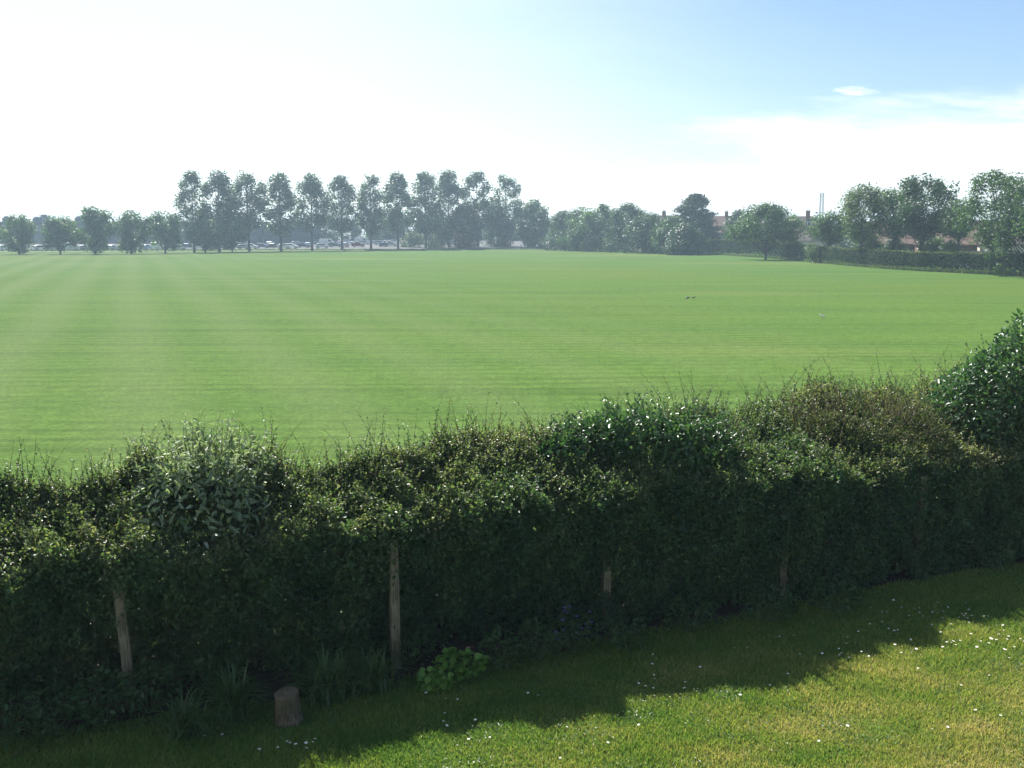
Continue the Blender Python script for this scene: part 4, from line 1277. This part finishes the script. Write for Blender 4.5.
def house(px, D, w, d, eave, ridge, rot, wallm, roofm, label, hip=False, chims=((.3,),), dormer=False, X=None):
    root = empty('house', (east(px, D) if X is None else X, D, 0), rot); tag(root, label, 'house', 'houses beyond the field hedge')
    hw_, hd = w / 2, d / 2
    b = MB().box(-hw_, hw_, -hd, hd, 0, eave)
    if not hip:
        for s in (-1, 1):
            b.add([(s * hw_, -hd, eave + .001), (s * hw_, hd, eave + .001), (s * hw_, 0, ridge - .12), (s * (hw_ - .2), -hd, eave + .001), (s * (hw_ - .2), hd, eave + .001), (s * (hw_ - .2), 0, ridge - .12)],
                  [(0, 1, 2), (5, 4, 3), (0, 2, 5, 3), (1, 4, 5, 2), (0, 3, 4, 1)])
    b.build('wall', wallm, root)
    o_, t = .4, .16
    k = (ridge - eave) / hd
    r = MB()
    e = eave - k * o_ + .02
    hx = (hw_ + o_) - (hd + o_) * .9 if hip else hw_ + .25
    ex = hw_ + (o_ if hip else .25)
    for dz in (0, t):
        r.v += [(-ex, -hd - o_, e + dz), (ex, -hd - o_, e + dz), (ex, hd + o_, e + dz), (-ex, hd + o_, e + dz), (-hx, 0, ridge + dz), (hx, 0, ridge + dz)]
    r.f += [(6, 7, 11, 10), (8, 9, 10, 11), (7, 8, 11), (9, 6, 10), (1, 0, 4, 5), (3, 2, 5, 4), (2, 1, 5), (0, 3, 4), (0, 1, 7, 6), (1, 2, 8, 7), (2, 3, 9, 8), (3, 0, 6, 9)]
    rf = r.build('roof', roofm, root)
    for c in chims:
        cx = c[0] * w
        st = MB().box(cx - .45, cx + .45, -.35, .35, ridge - .5, ridge + 1.1); st.box(cx - .52, cx + .52, -.42, .42, ridge + 1.1, ridge + 1.24)
        ch = st.build('chimney', M_BRICK, rf)
        for q in (-.2, .2): MB().lathe([(.13, 0), (.11, .35), (.13, .36)], 10, (cx + q, 0, ridge + 1.24)).build('chimney_pot', M_TILE_RED, rf)
    if dormer:
        zz = eave + (ridge - eave) * .45
        MB().box(1.0, 3.0, -hd * .75, -.3, zz, ridge - .5).build('dormer', M_CLAD2, rf)
        f = link('window', WF, M_WHITE, rf); f.location = (2.0, -hd * .75 - .034, (zz + ridge - .5) / 2 + .05); f.scale = (1.2, 1, .8)
        link('pane', WP, M_GLASS, f)
    rows = (1.3, 3.9) if eave > 4 else (1.4,)
    for zz in rows:
        for i in range(3):
            if zz < 2 and i == 1:
                dr = MB().box(-.5, .5, -hd - .05, -hd - .003, 0, 2.05).build('door', M_WHITE, root)
                MB().tube([(.38, -hd - .09, 1.0), (.38, -hd - .09, 1.16)], [.015, .015], 6).build('handle', M_STEEL, dr)
                continue
            f = link('window', WF, M_WHITE, root); f.location = ((i - 1) * w * .32, -hd - .034, zz); f.scale = (1.25, 1, 1)
            link('pane', WP, M_GLASS, f)


house(661, 282, 13, 9, 5.2, height(216, 282), R(8), M_RENDER, M_TILE_GREY, 'house with a grey-brown roof and dark chimney, just before the layered conifer', chims=((.05,),))
house(722, 276, 12, 9, 5.2, height(216.5, 276), R(-12), M_BRICK, M_TILE_RED, 'red brick house with a reddish roof just past the layered conifer', chims=((.08,),))
house(760, 284, 12, 9, 5.0, height(216, 284), R(5), M_RENDER, M_TILE_BROWN, 'house mostly hidden by trees with its chimney above the wide spreading tree', chims=((-.1,),))
house(800, 226, 14, 10, 3.4, height(217, 226), R(-14), M_RENDER, M_TILE_BROWN, 'house with a broad brown hipped roof and a small dormer below the mast', hip=True, chims=((.10,),), dormer=True)
house(906, 168, 13, 8.5, 3.2, height(222, 168), R(-14), M_BRICK, M_TILE_RED, 'low house with a red tiled roof seen under the large round-headed tree', chims=((.3,),))
house(958, 158, 12, 8, 3.2, height(223, 158), R(-18), M_BRICK, M_TILE_RED, 'low house with a red tiled roof between the slim tree and the ragged trees', chims=((-.3,),))
house(1030, 150, 14, 8.5, 3.3, height(221, 150), R(-20), M_RENDER, M_TILE_BROWN, 'low house with a brown roof behind the ragged tree at the end', chims=((.2,),))

# pale garden fence and rail behind the hedge
f0, f1 = ground(958, 268.5), ground(1000, 269)
root = empty('garden_fence', (f0.x, f0.y, 0), math.atan2(f1.y - f0.y, f1.x - f0.x)); tag(root, 'pale wooden garden fence behind the field hedge under the ragged trees', 'fence')
L_ = (f1 - f0).length
b = MB()
for q in np.arange(0, L_, .16): b.box(q, q + .145, -.012, .012, .05, 2.35 + .02 * math.sin(q * 9))
b.build('boards', M_FENCE, root)
for q in np.arange(0, L_ + .1, 1.8): MB().box(q - .05, q + .05, .016, .11, 0, 2.45).build('post', M_FENCE, root)

# ------------------------------------------------------------------ birds on the field
def bird(loc, rz, s, mat, beakm, label, cat, peck):
    root = empty('bird', loc, rz); tag(root, label, cat)
    b = MB()
    z = .17
    if peck: path = [(-.30, .17, .008), (-.22, .185, .03), (-.10, .19, .065), (.02, .185, .085), (.12, .16, .07), (.18, .12, .042), (.22, .085, .045), (.26, .065, .038), (.285, .05, .015)]
    else: path = [(-.30, .15, .008), (-.22, .165, .03), (-.10, .175, .065), (.02, .19, .085), (.10, .22, .07), (.14, .27, .04), (.165, .305, .045), (.20, .315, .036), (.222, .31, .014)]
    n = 12; vs, fs = [], []
    for x, zz, r in path:
        for q in range(n):
            t = 2 * math.pi * q / n; vs.append((x, r * math.cos(t) * (1.0 if r > .02 else 1.6), zz + r * math.sin(t) * .9))
    for i in range(len(path) - 1):
        for q in range(n): fs.append((i * n + q, i * n + (q + 1) % n, (i + 1) * n + (q + 1) % n, (i + 1) * n + q))
    fs += [tuple(range(n))[::-1], tuple((len(path) - 1) * n + q for q in range(n))]
    b.add(vs, fs)
    b.build('plumage', mat, root, True)
    x, zz, r = path[-1]
    dx, dz = (.05, -.035) if peck else (.06, -.01)
    MB().tube([(x - .01, 0, zz), (x + dx, 0, zz + dz)], [.013, .003], 6).build('beak', beakm, root)
    for sy in (-1, 1): MB().tube([(.0, sy * .035, .12), (-.01, sy * .035, .06), (.0, sy * .035, .0), (.05, sy * .04, .004)], [.012, .007, .006, .005], 5).build('leg', beakm, root)
    root.scale = (s, s, s)


bird(ground(687.5, 299.5), R(185), .72, M_CROW, M_CROW, 'black crow pecking at the mown field, head down', 'bird', True)
bird(ground(693.5, 299.2), R(-10), .70, M_CROW, M_CROW, 'black crow standing upright on the mown field beside the pecking one', 'bird', False)
bird(ground(822, 318.5), R(190), .75, M_GULL, M_BEAK, 'small white gull standing alone on the field', 'bird', False)

# ------------------------------------------------------------------ two people by the dark rounded tree
def skin_mesh(name, verts, edges, radii, mat, parent, rootv=0):
    me = bpy.data.meshes.new(name); me.from_pydata(verts, edges, []); me.update()
    o = link(name, me, mat, parent)
    o.modifiers.new('skin', 'SKIN').use_smooth_shade = True
    for i, r in enumerate(radii):
        sv = me.skin_vertices[0].data[i]; sv.radius = (r[0], r[1]) if isinstance(r, tuple) else (r, r); sv.use_root = (i == rootv)
    o.modifiers.new('sub', 'SUBSURF').levels = 1
    return o


def person(loc, rz, label, shirt, step):
    root = empty('person', loc, rz); tag(root, label, 'person', 'people at the far edge of the field')
    J = [(0, 0, .95), (0, 0, 1.15), (0, 0, 1.38), (0, 0, 1.50), (0, .01, 1.58), (0, .02, 1.70),                      # pelvis..head
         (-.10, 0, .90), (-.11, step * .16, .50), (-.11, step * .26, .08), (-.11, step * .26 + .14, .03),
         (.10, 0, .90), (.11, -step * .08, .50), (.11, -step * .30, .08), (.11, -step * .30 + .14, .03),
         (-.19, 0, 1.42), (-.25, -step * .06, 1.15), (-.26, step * .0 + .06, .90), (-.26, .08, .80),
         (.19, 0, 1.42), (.25, step * .06, 1.15), (.26, step * .10 + .06, .90), (.26, .12, .80)]
    E = [(0, 1), (1, 2), (2, 3), (3, 4), (4, 5), (0, 6), (6, 7), (7, 8), (8, 9), (0, 10), (10, 11), (11, 12), (12, 13), (2, 14), (14, 15), (15, 16), (16, 17), (2, 18), (18, 19), (19, 20), (20, 21)]
    rad = [(.14, .10), (.13, .09), (.16, .10), .055, .085, .09, .085, .058, .042, .035, .085, .058, .042, .035, .06, .042, .032, .035, .06, .042, .032, .035]
    skin_mesh('body', J, E, rad, M_SKIN, root)
    g = .016
    sh = [0, 1, 2, 14, 15, 18, 19]
    skin_mesh('shirt', [J[i] for i in sh], [(0, 1), (1, 2), (2, 3), (3, 4), (2, 5), (5, 6)], [(.155, .12), (.15, .108), (.178, .12), .078, .058, .078, .058], shirt, root)
    tr = [0, 6, 7, 8, 10, 11, 12]
    skin_mesh('trousers', [J[i] for i in tr], [(0, 1), (1, 2), (2, 3), (0, 4), (4, 5), (5, 6)], [(.15, .112), .10, .074, .058, .10, .074, .058], M_TROUSER, root)
    b = MB(); b.lathe([(.02, -.02), (.085, .0), (.103, .05), (.085, .105), (.03, .13)], 12, (0, .0, 1.66)); b.build('hair', M_HAIR, root, True)


pz = ground(521, 250.0)
person((pz.x, pz.y, 0), R(200), 'person in a white shirt walking by the end of the poplar row', M_SHIRTW, 1.0)
pz = ground(537, 249.8)
person((pz.x, pz.y, 0), R(150), 'person in a pale blue shirt standing under the dark rounded tree', M_SHIRTB, .3)

# ------------------------------------------------------------------ haze
b = MB().box(-1500, 1500, -1500, 1500, -1.0, 30.0)
hz = b.build('haze', None); hz.data.materials.clear()
m, nt, out = mat_new('haze_air')
pv_ = N(nt, 'ShaderNodeVolumePrincipled')
pv_.inputs['Color'].default_value = (.62, .84, 1.0, 1); pv_.inputs['Density'].default_value = .00058; pv_.inputs['Anisotropy'].default_value = .2
nt.links.new(pv_.outputs[0], out.inputs['Volume'])
hz.data.materials.append(m)
tag(hz, 'thin pale summer haze over the field', 'haze', kind='stuff')
hz.visible_shadow = True

# ------------------------------------------------------------------ sky and sun
w = bpy.data.worlds.new('World'); scene.world = w; w.use_nodes = True
nt = w.node_tree
for n in list(nt.nodes): nt.nodes.remove(n)
L = nt.links
out = N(nt, 'ShaderNodeOutputWorld')
sky = N(nt, 'ShaderNodeTexSky'); sky.sky_type = 'NISHITA'; sky.sun_disc = False
sky.sun_elevation = SUN_EL; sky.sun_rotation = SUN_AZ
sky.air_density = 1.0; sky.dust_density = .4; sky.ozone_density = 4.0
tc = N(nt, 'ShaderNodeTexCoord')
sp = N(nt, 'ShaderNodeSeparateXYZ'); L.new(tc.outputs['Generated'], sp.inputs[0])
ya_ = math_n(nt, 'MAXIMUM', math_n(nt, 'ABSOLUTE', sp.outputs['Y']), .08)
A = math_n(nt, 'DIVIDE', sp.outputs['X'], ya_)
E_ = math_n(nt, 'DIVIDE', sp.outputs['Z'], ya_)
cmb = N(nt, 'ShaderNodeCombineXYZ')
L.new(math_n(nt, 'ADD', A, math_n(nt, 'MULTIPLY', E_, 1.3)), cmb.inputs[0]); L.new(math_n(nt, 'MULTIPLY', E_, 5.5), cmb.inputs[1])
n1 = N(nt, 'ShaderNodeTexNoise', i_Scale=4.0, i_Detail=8.0, i_Roughness=.6); L.new(cmb.outputs[0], n1.inputs[0])
n2 = N(nt, 'ShaderNodeTexNoise', i_Scale=38.0, i_Detail=6.0, i_Roughness=.6); L.new(cmb.outputs[0], n2.inputs[0])
# bank of thin cloud low in the east, its top climbing from west to east
topE = N(nt, 'ShaderNodeMapRange'); topE.inputs['From Min'].default_value = .08; topE.inputs['From Max'].default_value = .52; topE.inputs['To Min'].default_value = .098; topE.inputs['To Max'].default_value = .158
L.new(A, topE.inputs['Value'])
dE = math_n(nt, 'SUBTRACT', topE.outputs[0], E_)
dE = math_n(nt, 'ADD', dE, math_n(nt, 'MULTIPLY', math_n(nt, 'SUBTRACT', n1.outputs['Fac'], .5), .085))
bank = N(nt, 'ShaderNodeMapRange'); bank.interpolation_type = 'SMOOTHSTEP'; bank.inputs['From Min'].default_value = -.006; bank.inputs['From Max'].default_value = .045
L.new(dE, bank.inputs['Value'])
rs = ramp(nt, [(.32, (.12, .12, .12)), (.60, (1, 1, 1))]); L.new(n1.outputs['Fac'], rs.inputs[0])
side = N(nt, 'ShaderNodeMapRange'); side.interpolation_type = 'SMOOTHSTEP'; side.inputs['From Min'].default_value = -.05; side.inputs['From Max'].default_value = .25; L.new(A, side.inputs['Value'])
bankf = math_n(nt, 'MULTIPLY', math_n(nt, 'MULTIPLY', bank.outputs[0], rs.outputs[0]), side.outputs[0])
# one small separate cloud above the bank
ex = math_n(nt, 'DIVIDE', math_n(nt, 'SUBTRACT', A, .325), .024); ey = math_n(nt, 'DIVIDE', math_n(nt, 'SUBTRACT', E_, .1345), .0052)
rr = math_n(nt, 'ADD', math_n(nt, 'MULTIPLY', ex, ex), math_n(nt, 'MULTIPLY', ey, ey))
rr = math_n(nt, 'ADD', rr, math_n(nt, 'MULTIPLY', math_n(nt, 'SUBTRACT', n2.outputs['Fac'], .5), 5.0))
small = N(nt, 'ShaderNodeMapRange'); small.interpolation_type = 'SMOOTHSTEP'; small.inputs['From Min'].default_value = 1.1; small.inputs['From Max'].default_value = -.9; L.new(rr, small.inputs['Value'])
cl = math_n(nt, 'MAXIMUM', bankf, math_n(nt, 'MULTIPLY', small.outputs[0], .75), clamp=True)
cl = math_n(nt, 'MULTIPLY', cl, .92)
# white veil mixed over the west and middle of the sky
veil = N(nt, 'ShaderNodeMapRange'); veil.interpolation_type = 'SMOOTHSTEP'; veil.inputs['From Min'].default_value = .46; veil.inputs['From Max'].default_value = -.15
L.new(math_n(nt, 'ADD', math_n(nt, 'ADD', A, math_n(nt, 'MULTIPLY', E_, .55)), math_n(nt, 'MULTIPLY', math_n(nt, 'SUBTRACT', n1.outputs['Fac'], .5), .18)), veil.inputs['Value'])
cl = math_n(nt, 'MAXIMUM', cl, math_n(nt, 'MULTIPLY', veil.outputs[0], .40))
colr = mixrgb(nt, cl, sky.outputs[0], (11.5, 11.8, 12.4))
bg = N(nt, 'ShaderNodeBackground'); bg.inputs['Strength'].default_value = .061
L.new(colr, bg.inputs[0]); L.new(bg.outputs[0], out.inputs[0])

sd_ = bpy.data.lights.new('sun', 'SUN'); sd_.energy = 5.0; sd_.angle = R(.53); sd_.color = (1.0, .955, .88)
so = bpy.data.objects.new('sun', sd_); COL.objects.link(so)
S = Vector((math.sin(SUN_AZ) * math.cos(SUN_EL), math.cos(SUN_AZ) * math.cos(SUN_EL), math.sin(SUN_EL)))
so.rotation_euler = S.to_track_quat('Z', 'Y').to_euler(); so.location = S * 60

vs_ = scene.view_settings
vs_.view_transform = 'Standard'; vs_.look = 'None'; vs_.gamma = 1.0; vs_.use_curve_mapping = False; vs_.exposure = 1.15
cy = scene.cycles
cy.max_bounces = 6; cy.diffuse_bounces = 3; cy.glossy_bounces = 2; cy.transmission_bounces = 4; cy.volume_bounces = 0; cy.transparent_max_bounces = 8
cy.use_denoising = True
